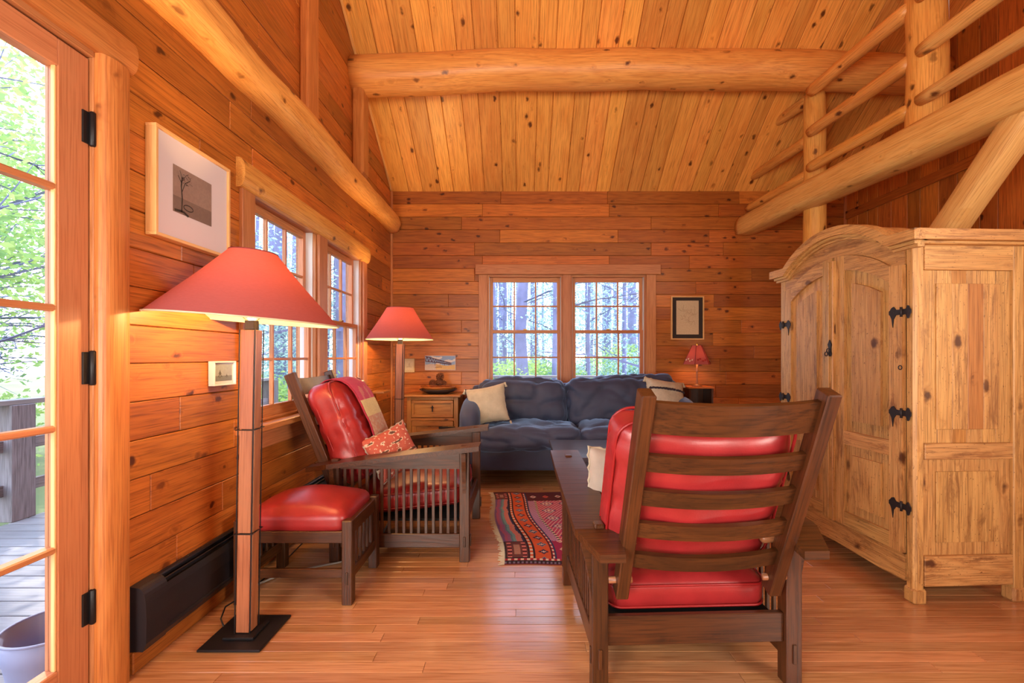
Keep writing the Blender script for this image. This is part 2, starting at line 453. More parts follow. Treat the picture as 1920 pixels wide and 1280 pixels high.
def leafmat(name, c1, c2):
    N = NT(name); t = N.t; v, r = N.coord()
    k = N.noise(N.vmul(v, (1.7, 1.7, 1.7)), 1, 3)
    c = N.mix(N.mapr(k, .35, .65), c1, c2)
    d = N.n('ShaderNodeBsdfDiffuse'); tl = N.n('ShaderNodeBsdfTranslucent')
    t.links.new(c, d.inputs[0]); t.links.new(c, tl.inputs[0])
    mx = N.n('ShaderNodeMixShader'); mx.inputs[0].default_value = .45
    t.links.new(d.outputs[0], mx.inputs[1]); t.links.new(tl.outputs[0], mx.inputs[2]); t.links.new(mx.outputs[0], N.out.inputs[0])
    return N.m
M_['leaf'] = leafmat('spring_leaves', srgb(196, 216, 130), srgb(150, 186, 120))
M_['leaf2'] = leafmat('pale_leaves', srgb(200, 222, 204), srgb(140, 172, 180))
def shademat(name, col, inner):
    N = NT(name); t = N.t; v, r = N.coord()
    weave = N.noise(N.vmul(v, (60, 60, 300)), 1, 2)
    c = N.mix(N.mapr(weave, .3, .7, 0, .25), col, tuple(x*.7 for x in col[:3])+(1,))
    d = N.n('ShaderNodeBsdfDiffuse'); t.links.new(c, d.inputs[0])
    d2 = N.n('ShaderNodeBsdfDiffuse'); d2.inputs[0].default_value = inner
    g = N.n('ShaderNodeNewGeometry'); mb = N.n('ShaderNodeMixShader'); t.links.new(g.outputs['Backfacing'], mb.inputs[0])
    t.links.new(d.outputs[0], mb.inputs[1]); t.links.new(d2.outputs[0], mb.inputs[2])
    tl = N.n('ShaderNodeBsdfTranslucent'); tl.inputs[0].default_value = (.75, .13, .08, 1)
    mx = N.n('ShaderNodeMixShader'); mx.inputs[0].default_value = .045
    t.links.new(mb.outputs[0], mx.inputs[1]); t.links.new(tl.outputs[0], mx.inputs[2]); t.links.new(mx.outputs[0], N.out.inputs[0])
    return N.m
M_['shade'] = shademat('red_shade', srgb(156, 84, 82), srgb(244, 226, 190))
def bulbmat():
    N = NT('bulb'); N.b.inputs['Emission Color'].default_value = (1, .7, .38, 1); N.b.inputs['Emission Strength'].default_value = 14; return N.m
M_['bulb'] = bulbmat()
def vcol(name, rough=.95, bump=.5, bs=300):
    N = NT(name); a = N.n('ShaderNodeVertexColor'); a.layer_name = 'Col'
    v, r = N.coord(); k = N.noise(N.vmul(v, (90, 90, 90)), 1, 2)
    c = N.mix(N.mapr(k, .3, .7, 0, .12), a.outputs[0], (.05, .03, .04, 1))
    N.t.links.new(c, N.b.inputs['Base Color']); N.b.inputs['Roughness'].default_value = rough
    if bump: N.bump(N.noise(N.vmul(v, (bs,)*3), 1, 2), bump, .002)
    return N.m
M_['woven'] = vcol('woven_wool'); M_['print'] = vcol('printed_paper', .8, 0)
def paint(o, fn):
    """per-face colours (fn gets the face centre in mesh coordinates)"""
    me = o.data; ca = me.color_attributes.new('Col', 'FLOAT_COLOR', 'CORNER')
    buf = []
    for p in me.polygons:
        c = fn(p.center); buf += list(c[:3]+(1,))*len(p.loop_indices)
    ca.data.foreach_set('color', buf)
def grid(w, h, nx, ny, zf=None):
    V = [Vector((-w/2+w*i/nx, -h/2+h*j/ny, 0)) for j in range(ny+1) for i in range(nx+1)]
    if zf: V = [Vector((v.x, v.y, zf(v.x, v.y))) for v in V]
    Fc = [[j*(nx+1)+i, j*(nx+1)+i+1, (j+1)*(nx+1)+i+1, (j+1)*(nx+1)+i] for j in range(ny) for i in range(nx)]
    return V, Fc

# ------------------------------------------------------------------ the room
XL, XR, YB, YF = -1.475, 3.72, 5.2, -2.6
RIDGE = 1.3
def zc(y): return 6.76-.706*y if y >= RIDGE else 6.76-.706*RIDGE-(RIDGE-y)*.706
ROWS = [3.09-.1475*k for k in range(22)]
WIN_L = [(2.50, 3.30, .83, 2.11), (3.44, 4.24, .83, 2.11)]      # (y0, y1, z0, z1) in the left wall
WIN_B = [(-.372, .488, .83, 2.13), (.58, 1.44, .83, 2.13)]      # (x0, x1, z0, z1) in the back wall
DOOR = (-.32, 1.575, 0, 2.25)

def backing(name, holes, a0, a1, z0, z1, place, mat):
    rs = [(a0, a1, z0, z1)]
    for h in holes: rs = rects_minus(rs, h)
    parts = []
    for (p, q, u, v) in rs:
        lo, hi = place(p, q, u, v)
        c = (Vector(lo)+Vector(hi))/2; d = (Vector(hi)-Vector(lo))/2
        V, Fc = cbox(d.x, d.y, d.z, .0005); parts.append(([x+c for x in V], Fc))
    V, Fc = merge(parts)
    o = add(name, V, Fc, mat); o['kind'] = 'structure'; return o
fl = add('floor', *cbox((XR-XL)/2+.2, (YB-YF)/2+.2, .05, .001), M_['floor'], None, Matrix.Translation(((XR+XL)/2, (YB+YF)/2, -.062)))
fl['kind'] = 'structure'
y = YB; k = 0
while y > 1.42:
    x = XL-R.random()*1.1
    while x < XR:
        L = R.uniform(.9, 2.1); x1 = x+L
        xa, xb = max(x, XL), min(x1, XR)
        if xb-xa > .05:
            bar('floorboard', fl, (xa+.0006, y-.031, -.006), (xb-.0006, y-.031, -.006), .0602, .012, M_['floor'], (0, 0, 1), .0012)
        x = x1
    y -= .062
box('subfloor_board', fl, (XL, YF, -.012), (XR, y+.0005, -.0002), M_['floor'], .001)

wl = backing('wall_left', WIN_L+[DOOR], YF-.1, YB+.1, -.1, 5.9, lambda p, q, u, v: ((XL-.15, p, u), (XL-.019, q, v)), M_['wall'])
rows = [(r-.1475, r) for r in ROWS]+[(3.09+.1475*k, 3.09+.1475*(k+1)) for k in range(18)]
def split(a0, a1, lo, hi, rnd):
    cuts = []; a = a0+rnd.uniform(.3, hi)
    while a < a1-.25: cuts.append(a); a += rnd.uniform(lo, hi)
    e = [a0]+cuts+[a1]; return list(zip(e[:-1], e[1:]))
for (z0, z1) in rows:
    z0 = max(z0, .0)
    if z1 < .02: continue
    ymax = YB if z1 <= 3.1 else min(YB, (6.76-z0)/.706)
    rs = [(a, b, z0, z1) for a, b in split(.2, ymax, 1.0, 2.4, R)]
    for h in WIN_L+[(-5, 1.60, -1, 2.25)]: rs = rects_minus(rs, h)
    for (a, b, c, d) in rs:
        t = .019+R.uniform(-.0015, .0015)
        bar('plank', wl, (XL-.019+t/2, a+.0008, (c+d)/2), (XL-.019+t/2, b-.0008, (c+d)/2), d-c-.0028, t, M_['wall'], (1, 0, 0), .003)
wb_ = backing('wall_back', WIN_B, XL-.15, XR+.15, -.1, 3.2, lambda p, q, u, v: ((p, YB+.019, u), (q, YB+.15, v)), M_['wall'])
cutsA = [(-.79, 1.48), (-.50, .92), (-.79, 1.5), (-.5, .92)]
for i, (z0, z1) in enumerate(rows[:21]):
    z0 = max(z0, 0)
    ca = [XL, -.62+R.choice([-.2, .1, .4, -.05]), 1.5+R.choice([0, -.5, .2]), 2.4+R.uniform(-.2, .4), XR]
    if i % 2: ca = [XL, -.43+R.choice([0, .2]), 1.02+R.choice([0, .1, -.2]), 2.0+R.uniform(-.1, .3), XR]
    rs = [(a, b, z0, z1) for a, b in zip(ca[:-1], ca[1:])]
    for h in WIN_B: rs = rects_minus(rs, h)
    for (a, b, c, d) in rs:
        t = .019+R.uniform(-.002, .002)
        bar('plank', wb_, (a+.0008, YB+.019-t/2, (c+d)/2), (b-.0008, YB+.019-t/2, (c+d)/2), d-c-.0028, t, M_['wall'], (0, -1, 0), .003)
wr_ = backing('wall_right', [], YF-.1, YB+.1, -.1, 5.9, lambda p, q, u, v: ((XR+.019, p, u), (XR+.15, q, v)), M_['wall'])
y = YB
while y > 1.0:
    w = R.choice([.14, .19, .17]); y0 = y-w
    bar('board', wr_, (XR+.0095, y-w/2, 0), (XR+.0095, y-w/2, zc(max(y0, RIDGE))), w-.004, .019, M_['wall'], (-1, 0, 0), .004)
    y = y0
wf = backing('wall_front', [], XL-.15, XR+.15, -.1, 3.2, lambda p, q, u, v: ((p, YF-.15, u), (q, YF, v)), M_['wall'])
# ceiling: one slope of boards up from the back wall, the far slope behind the camera
def slab(ya, yb):
    z = lambda y: zc(y)+.02
    x0, x1 = XL-.3, XR+.3
    V = [(x0, ya, z(ya)), (x1, ya, z(ya)), (x1, yb, z(yb)), (x0, yb, z(yb))]
    V += [(a, b, c+.1) for a, b, c in V]
    return V, [[0, 1, 2, 3][::-1], [4, 5, 6, 7], [0, 1, 5, 4], [1, 2, 6, 5], [2, 3, 7, 6], [3, 0, 4, 7]]
ce = add('ceiling', *merge([slab(YF-.9, RIDGE), slab(RIDGE, YB+.25)]), M_['ceil']); ce['kind'] = 'structure'
pxs = [732, 767, 793, 826, 850.5, 883, 909, 943, 968, 1002, 1027, 1061, 1085.5, 1117, 1143, 1176, 1201, 1232, 1260, 1295, 1319, 1353, 1376, 1412]
xs = [(p-975)/164.0 for p in pxs]
while xs[-1] < XR: xs.append(xs[-1]+(.2 if len(xs) % 2 else .15))
dn = Vector((0, -.706, -1)).normalized()
for a, b in zip(xs[:-1], xs[1:]):
    b = min(b, XR+.02); m = (a+b)/2; off = -dn*.008
    bar('ceiling_board', ce, Vector((m, YB+.02, zc(YB+.02)))+off, Vector((m, RIDGE, zc(RIDGE)))+off, b-a-.0045, .019, M_['ceil'], dn, .0045)

def trim(n, A, B, w, t, mat, up=(0, 0, 1)):
    o = bar('trim_%d' % n, None, A, B, w, t, mat, up, .003); o['kind'] = 'structure'; return o
trim(1, (XL+.012, YB-.012, .02), (XL+.012, YB-.012, 3.08), .024, .024, M_['trim'], (1, 0, 0))
trim(2, (XR-.012, YB-.012, .02), (XR-.012, YB-.012, 3.08), .024, .024, M_['trim'], (1, 0, 0))
trim(3, (XR-.012, YB-.03, 2.80), (XR-.012, 1.4, 2.80), .09, .02, M_['wall'], (-1, 0, 0))
trim(4, (XL+.010, YB-.02, zc(YB-.02)-.012), (XL+.010, RIDGE+.1, zc(RIDGE+.1)-.012), .02, .02, M_['paleLog'], dn)
bb = bar('baseboard_left', None, (XL+.011, 1.71, .042), (XL+.011, YB-.03, .042), .022, .082, M_['wall'], (0, 0, 1), .004); bb['kind'] = 'structure'
b2_ = bar('baseboard_back', None, (XL+.03, YB-.011, .042), (XR-.03, YB-.011, .042), .022, .082, M_['wall'], (0, 0, 1), .004); b2_['kind'] = 'structure'

# half-round window headers and door post, header
def halflog(name, A, B, w, t, mat, out, parent=None):
    """D-shaped log: flat side on the wall, bulge towards out"""
    M, L = frame_ab(A, B, out); rings = []; n = 14
    for i in range(17):
        s = i/16; x = (s-.5)*L; rr = []
        for k in range(n+1):
            a = PI*k/n
            q = 1+.05*noise.noise(Vector((x*2, math.cos(a), 5)))
            rr.append(Vector((x, -math.cos(a)*w/2*q, (math.sin(a)**.55)*t*q)))
        rings.append(rr)
    V, Fc = ring_mesh(rings)
    return add(name, V, Fc, mat, parent, M, False)
def winset(num, mk, axis):
    pass
def window(n, a0, a1, z0, z1, P, ln):
    """double-hung window, 3 x 2 panes a sash. P(a, depth, z): depth grows outward from the wall face"""
    w = root('window_%d' % n, P((a0+a1)/2, 0, z0), kind='structure')
    def b(name, aa, ab, da, db, za, zb, mat, par=w, c=.002):
        p, q = P(aa, da, za), P(ab, db, zb)
        return box(name, par, [min(p[i], q[i]) for i in range(3)], [max(p[i], q[i]) for i in range(3)], mat, c)
    # jamb liner of pale vinyl with a wooden frame around it
    b('jamb', a0, a0+.018, .0, .13, z0, z1, M_['trim']); b('jamb', a1-.018, a1, .0, .13, z0, z1, M_['trim'])
    b('head_jamb', a0+.018, a1-.018, .0, .13, z1-.02, z1, M_['trim'])
    b('sill_plate', a0+.018, a1-.018, .0, .14, z0, z0+.014, M_['trim'])
    for s in (a0+.018, a1-.024): b('jamb_liner', s, s+.006, .02, .11, z0+.014, z1-.02, M_['white'])
    i0, i1 = a0+.024, a1-.024; zm = (z0+z1)/2+.005
    for (nm, lo, hi, d, bot, top) in (('lower_sash', z0+.014, zm+.018, .030, .065, .034), ('upper_sash', zm-.018, z1-.02, .068, .034, .05)):
        st = .036; t = .034
        s = b(nm, i0, i0+st, d, d+t, lo, hi, M_['trim'])           # left stile carries the rest of the sash
        b('stile', i1-st, i1, d, d+t, lo, hi, M_['trim'], s)
        b('bottom_rail', i0+st, i1-st, d, d+t, lo, lo+bot, M_['trim'], s)
        b('top_rail', i0+st, i1-st, d, d+t, hi-top, hi, M_['trim'], s)
        g0, g1, h0, h1 = i0+st, i1-st, lo+bot, hi-top
        m = .016
        for k in (1, 2):
            c = g0+(g1-g0)*k/3
            b('muntin', c-m/2, c+m/2, d+.005, d+.029, h0, h1, M_['trim'], s)
        zc_ = (h0+h1)/2
        for k in range(3):
            p0 = g0+(g1-g0)*k/3+(m/2 if k else 0); p1 = g0+(g1-g0)*(k+1)/3-(m/2 if k < 2 else 0)
            b('muntin', p0, p1, d+.006, d+.028, zc_-m/2, zc_+m/2, M_['trim'], s)
            for (q0, q1) in ((h0, zc_-m/2), (zc_+m/2, h1)):
                b('pane', p0, p1, d+.015, d+.019, q0, q1, M_['glass'], s, .0003)
    b('sash_lock', (i0+i1)/2-.02, (i0+i1)/2+.02, .02, .04, zm+.018, zm+.03, M_['brass'])
    return w
PL = lambda a, d, z: (XL-d, a, z)
PB = lambda a, d, z: (a, YB+d, z)
for i, (a0, a1, z0, z1) in enumerate(WIN_L): window(1+i, a0, a1, z0, z1, PL, 1)
for i, (a0, a1, z0, z1) in enumerate(WIN_B): window(3+i, a0, a1, z0, z1, PB, 1)
def tagk(o): o['kind'] = 'structure'; return o
tagk(halflog('trim_5', (XL, 2.36, 2.16), (XL, 4.34, 2.16), .155, .05, M_['log'], (1, 0, 0)))
tagk(box('trim_6', None, (XL, 2.385, .79), (XL+.022, 2.50, 2.085), M_['trim']))
tagk(box('trim_7', None, (XL, 3.30, .83), (XL+.022, 3.44, 2.085), M_['trim']))
tagk(box('trim_8', None, (XL, 4.24, .79), (XL+.022, 4.33, 2.085), M_['trim']))
tagk(box('trim_9', None, (XL-.05, 2.36, .785), (XL+.075, 4.36, .825), M_['trim'], .006))
tagk(box('trim_10', None, (XL, 2.40, .68), (XL+.02, 4.32, .785), M_['trim']))
tagk(box('trim_11', None, (-.51, YB-.045, 2.13), (1.60, YB-.001, 2.245), M_['trim'], .006))
tagk(box('trim_12', None, (-.47, YB-.022, .70), (-.372, YB-.001, 2.13), M_['trim']))
tagk(box('trim_13', None, (.488, YB-.022, .83), (.58, YB-.001, 2.13), M_['trim']))
tagk(box('trim_14', None, (1.44, YB-.022, .70), (1.55, YB-.001, 2.13), M_['trim']))
tagk(box('trim_15', None, (-.50, YB-.07, .785), (1.58, YB+.05, .825), M_['trim'], .006))
# door post, header, frame
tagk(halflog('trim_16', (XL-.01, 1.640, -.0), (XL-.01, 1.640, 2.255), .124, .048, M_['post'], (1, 0, 0)))
tagk(halflog('trim_17', (XL-.005, -.5, 2.315), (XL-.005, 1.71, 2.315), .125, .048, M_['post'], (1, 0, 0)))
tagk(box('trim_18', None, (XL-.12, 1.574, 0), (XL-.002, 1.61, 2.255), M_['trim']))
tagk(box('trim_19', None, (XL-.12, -.32, 2.232), (XL+.002, 1.574, 2.275), M_['trim']))
tagk(box('trim_20', None, (XL-.15, -.32, -.03), (XL+.0, 1.557, .012), M_['trim']))
def glazed_door(n, ya, yb, hinge_side):
    d = root('door_%d' % n, (XL-.02, yb, 0), kind='structure')
    X0, X1 = XL-.058, XL-.013; z0, z1 = .016, 2.226; st = .105
    s = box('stile', d, (X0, yb-st, z0), (X1, yb, z1), M_['door'], .003)
    box('stile', d, (X0, ya, z0), (X1, ya+st, z1), M_['door'], .003)
    box('bottom_rail', d, (X0, ya+st, z0), (X1, yb-st, .188), M_['door'], .003)
    box('top_rail', d, (X0, ya+st, 2.135), (X1, yb-st, z1), M_['door'], .003)
    g0, g1 = ya+st, yb-st; n_c = 3; m = .022
    zs = [.188+(2.135-.188)*k/5 for k in range(6)]; ysn = [g0+(g1-g0)*k/n_c for k in range(n_c+1)]
    for z in zs[1:-1]: box('muntin', d, (X0+.004, g0, z-m/2), (X1-.002, g1, z+m/2), M_['door'], .006)
    for yy in ysn[1:-1]:
        for k in range(5): box('muntin', d, (X0+.004, yy-m/2, zs[k]+m/2*(k > 0)), (X1-.002, yy+m/2, zs[k+1]-m/2*(k < 4)), M_['door'], .006)
    for i in range(n_c):
        for k in range(5):
            pa, pb, pz, pt = ysn[i]+m/2*(i > 0), ysn[i+1]-m/2*(i < n_c-1), zs[k]+m/2*(k > 0), zs[k+1]-m/2*(k < 4)
            box('pane', d, (XL-.046, pa, pz), (XL-.042, pb, pt), M_['glass'], .0003)
    for (yy, sgn) in ((g0, 1), (g1, -1)):
        box('glazing_bead', d, (XL-.03, min(yy, yy+sgn*.008), .188), (XL-.016, max(yy, yy+sgn*.008), 2.135), M_['frameW'], .002)
    if hinge_side:
        for z in (1.985, 1.16, .335):
            h = tube('hinge', d, [(XL-.004, yb+.004, z-.06), (XL-.004, yb+.004, z-.056), (XL-.004, yb+.004, z+.056), (XL-.004, yb+.004, z+.06)], [.006, .0095, .0095, .006], M_['black'], 12)
            box('hinge_leaf', h, (XL-.014, yb-.026, z-.055), (XL-.008, yb+.002, z+.055), M_['black'], .001)
    return d
glazed_door(1, .62, 1.570, True); glazed_door(2, -.315, .615, False)

# ------------------------------------------------------------------ log timbers
def thing(o, label, cat, group=None): return props(o, label, cat, group)
thing(log('log_purlin', None, (XL+.0, 4.05, 3.685), (XR-.0, 4.05, 3.695), .168, .158, M_['log'], bow=.065, wob=.035, seg=28, n=44, seed=2, round_end=False),
      'thick bowed peeled log spanning the room under the sloping ceiling', 'log beam')
thing(log('log_wall_plate', None, (XL+.03, YB-.02, 2.69), (XL+.03, .1, 2.715), .098, .112, M_['log'], wob=.12, seg=20, n=60, seed=5, facet=.5),
      'long hewn log beam running along the left wall above the windows', 'log beam')
thing(box('wall_post', None, (XL-.0, 3.97, 2.80), (XL+.105, 4.13, 3.58), M_['post'], .02),
      'short square timber post under the left end of the big purlin log', 'timber post')
thing(box('wall_post', None, (XL-.0, 3.03, 2.80), (XL+.065, 3.20, 4.58), M_['post'], .014),
      'tall timber post on the upper left wall nearest the camera', 'timber post')
thing(box('wall_post', None, (XL-.0, 2.0, 2.82), (XL+.06, 2.13, 5.1), M_['post'], .014),
      'timber post foot at the upper left edge above the framed picture', 'timber post')
BX = lambda y: 2.54+(5.2-y)/2.9*.07
thing(log('log_loft_beam', None, (BX(5.2), 5.195, 2.67), (BX(.2), .2, 2.475), .105, .125, M_['paleLog'], wob=.05, seg=24, n=50, seed=11, facet=.75),
      'long squared pale log beam carrying the railing at upper right', 'log beam')
rl = root('loft_railing', (2.66, 3.6, 2.75), 'round-log railing with two upright posts above the armoire', 'railing')
log('log_post', rl, (2.67, 4.12, 0), (2.67, 4.12, 3.62), .094, .088, M_['log'], wob=.04, seed=21, n=30)
log('log_post', rl, (2.70, 3.03, 2.54), (2.70, 3.03, 4.6), .112, .108, M_['log'], wob=.03, seed=22, n=30)
for (z, r, s) in ((3.545, .058, 1), (3.185, .054, 2), (2.865, .052, 3)):
    ye = min(5.19, (6.76-z+.03)/.706)
    log('log_rail', rl, (2.60, ye, z+.02), (2.64, 4.14, z-.005), r*.8, r, M_['log'], wob=.08, seed=30+s, n=16)
    log('log_rail', rl, (2.565, 4.03, z), (2.64, 3.06, z), r*.85, r, M_['log'], wob=.08, seed=40+s, n=16)
    log('log_rail', rl, (2.60, 2.96, z), (2.66, .4, z-.03), r*.85, r*1.1, M_['paleLog'], wob=.06, seed=50+s, n=26)
thing(log('log_brace', None, (2.64, 2.31, 2.52), (2.66, 4.02, .69), .084, .092, M_['paleLog'], wob=.04, seed=61, n=30, facet=.4),
      'slanting peeled log brace rising behind the armoire to the loft beam', 'log brace')
thing(tube('power_cord', None, [(2.83, 3.01, 4.58), (2.832, 3.0, 4.0), (2.826, 3.0, 3.5), (2.83, 3.01, 2.95)], .004, M_['white'], 8),
      'thin white electric cord running down beside the thick log post', 'cord')

# ------------------------------------------------------------------ baseboard heater
ht = root('baseboard_heater', (XL, 1.7, 0), 'long black baseboard heater along the left wall', 'heater')
HM = basis((XL+.001, 1.74, .085), (1, 0, 0), (0, 0, 1))   # profile x out, y up; extrudes along -Y
def hprof(s=1.0, off=0.0):
    p = [(0, 0), (.052, 0), (.064, .03), (.066, .12), (.064, .175)]
    for k in range(7):
        a = PI/2*k/6; p.append((.026+.036*math.cos(a), .19+.052*math.sin(a)))
    p.append((0, .245)); return p
full = hprof()
def hext(name, pts, y0, y1, mat):
    M = basis((XL+.001, y0, .085), (1, 0, 0), (0, 0, 1))
    return prism(name, ht, pts, M, -(y1-y0), mat)
body = [(0, 0), (.046, 0), (.058, .025), (.060, .12), (.058, .178), (.050, .205), (.042, .195), (.030, .185), (.012, .185), (.012, .238), (0, .238)]
hext('housing', body, 1.80, 4.90, M_['heater'])
hext('top_strip', [(.008, .236), (.020, .238), (.024, .232), (.008, .230)], 1.80, 4.90, M_['heater'])
hext('louvre', [(.030, .205), (.037, .222), (.041, .220), (.034, .203)], 1.80, 4.90, M_['heater'])
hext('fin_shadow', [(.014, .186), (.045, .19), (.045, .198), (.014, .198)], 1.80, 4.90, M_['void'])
hext('front_lip', [(.056, .03), (.064, .032), (.064, .040), (.058, .042)], 1.80, 4.90, M_['heater'])
hext('end_cap', full, 1.715, 1.825, M_['heater'])
hext('end_cap', full, 4.86, 4.93, M_['heater'])

# ------------------------------------------------------------------ floor lamps
def shade(parent, M, rb, rt, h, mat=None):
    mat = mat or M_['shade']
    prof = [(rb, 0), (rb*.84+rt*.16, h*.155), (rb*.67+rt*.33, h*.32), (rb*.45+rt*.55, h*.53), (rb*.22+rt*.78, h*.765), (rt, h)]
    s = lathe('lamp_shade', parent, prof, mat, M, 56)
    tube('rim', s, [M @ Vector((rb*math.cos(a), rb*math.sin(a), 0)) for a in [2*PI*k/56 for k in range(56)]], .0035, M_['tassel'], 6, True)
    tube('rim', s, [M @ Vector((rt*math.cos(a), rt*math.sin(a), h)) for a in [2*PI*k/40 for k in range(40)]], .003, plain_red, 6, True)
    for k in range(3):
        a = 2*PI*k/3+.4
        tube('spider', s, [M @ Vector((0, 0, h-.04)), M @ Vector((rt*math.cos(a), rt*math.sin(a), h-.005))], .002, M_['brass'], 6)
    return s
plain_red = plain('shade_binding', srgb(130, 52, 52), .9)
def floor_lamp(loc, topdx, rb, rt, hz, tilt, label, power, bw=.256, splits=(.43, .88)):
    x, y = loc; t = lroot('floor_lamp', (x, y, 0), 0, label, 'floor lamp')
    box('base_plate', t, (-bw/2, -bw/2, .002), (bw/2, bw/2, .012), M_['black'], .002)
    box('base_collar', t, (-.065, -.065, .012), (.065, .065, .022), M_['black'], .003)
    A = Vector((0, 0, .022)); B = Vector((topdx, 0, 1.315))
    M, L = frame_ab(A, B, (0, -1, 0))
    bar('pole_core', t, A, B, .050, .044, M_['black'], (0, -1, 0), .002)
    for sx in (-1, 1):
        for sy in (-1, 1):
            o = Vector((sx*.0325, sy*.0325, 0))
            bar('pole_edge', t, A+o, B+o, .004, .004, M_['black'], (0, -1, 0), .0008)
    d = (B-A)
    zs = [0, (splits[0])/1.315, (splits[1])/1.315, 1]
    for k in range(3):
        a, b = A+d*(zs[k]+.002), A+d*(zs[k+1]-.002)
        for (ox, oy, up) in ((0, -.029, (0, -1, 0)), (.029, 0, (1, 0, 0)), (0, .029, (0, 1, 0)), (-.029, 0, (-1, 0, 0))):
            o = Vector((ox, oy, 0)); bar('pole_panel', t, a+o, b+o, .054 if ox == 0 else .046, .008, M_['cherry'], up, .0015)
        if k < 2:
            c = A+d*zs[k+1]; q = .039
            tube('binding_wire', t, [c+Vector((-q, -q, 0)), c+Vector((q, -q, 0)), c+Vector((q, q, .004)), c+Vector((-q, q, .004))], .0022, M_['iron'], 6, True)
    box('socket', t, (topdx-.02, -.02, 1.315), (topdx+.02, .02, 1.355), M_['iron'], .002)
    bl = lathe('bulb', t, [(.012, 0), (.018, .015), (.030, .05), (.033, .07), (.028, .09), (.015, .103), (.002, .107)], M_['bulb'], Matrix.Translation((topdx, 0, 1.355)), 16)
    T = Matrix.Translation((topdx-.002, 0, 1.357+.15)) @ Matrix.Rotation(tilt, 4, 'Y') @ Matrix.Translation((0, 0, -.15))
    for k in range(6):
        a = 2*PI*k/6
        tube('finial_wire', t, [(topdx+.018*math.cos(a), .018*math.sin(a), 1.352), (topdx+.045*math.cos(a), .045*math.sin(a), 1.375)], .0015, M_['brass'], 5)
    shade(t, T, rb, rt, hz)
    light('lamp_glow', 'POINT', (x+topdx, y, 1.46), power, (1.0, .58, .24), shadow_soft_size=.035)
    return t
floor_lamp((-1.182, 1.968), .022, .362, .093, .292, math.radians(4), 'large floor lamp with red cone shade near the glazed door', 26)
floor_lamp((-1.125, 4.20), .02, .303, .118, .290, 0, 'far floor lamp with red shade in the corner beside the pine chest', 24, .24, (.43, .80))
thing(tube('lamp_cord', None, [(-1.30, 2.0, .006), (-1.335, 2.03, .03), (-1.36, 2.10, .045), (-1.38, 2.25, .01), (-1.37, 2.6, .006), (-1.40, 3.0, .006)], .0035, M_['black'], 8),
      'black cord curling off the base of the near floor lamp', 'cord')
thing(tube('extension_cord', None, [(-1.385, 2.35, .012), (-1.30, 2.50, .007), (-1.16, 2.58, .007), (-1.0, 2.66, .007), (-.9, 2.84, .007), (-.95, 3.3, .007)], .006, M_['cord'], 8),
      'grey extension cord lying on the floor under the footstool', 'cord')

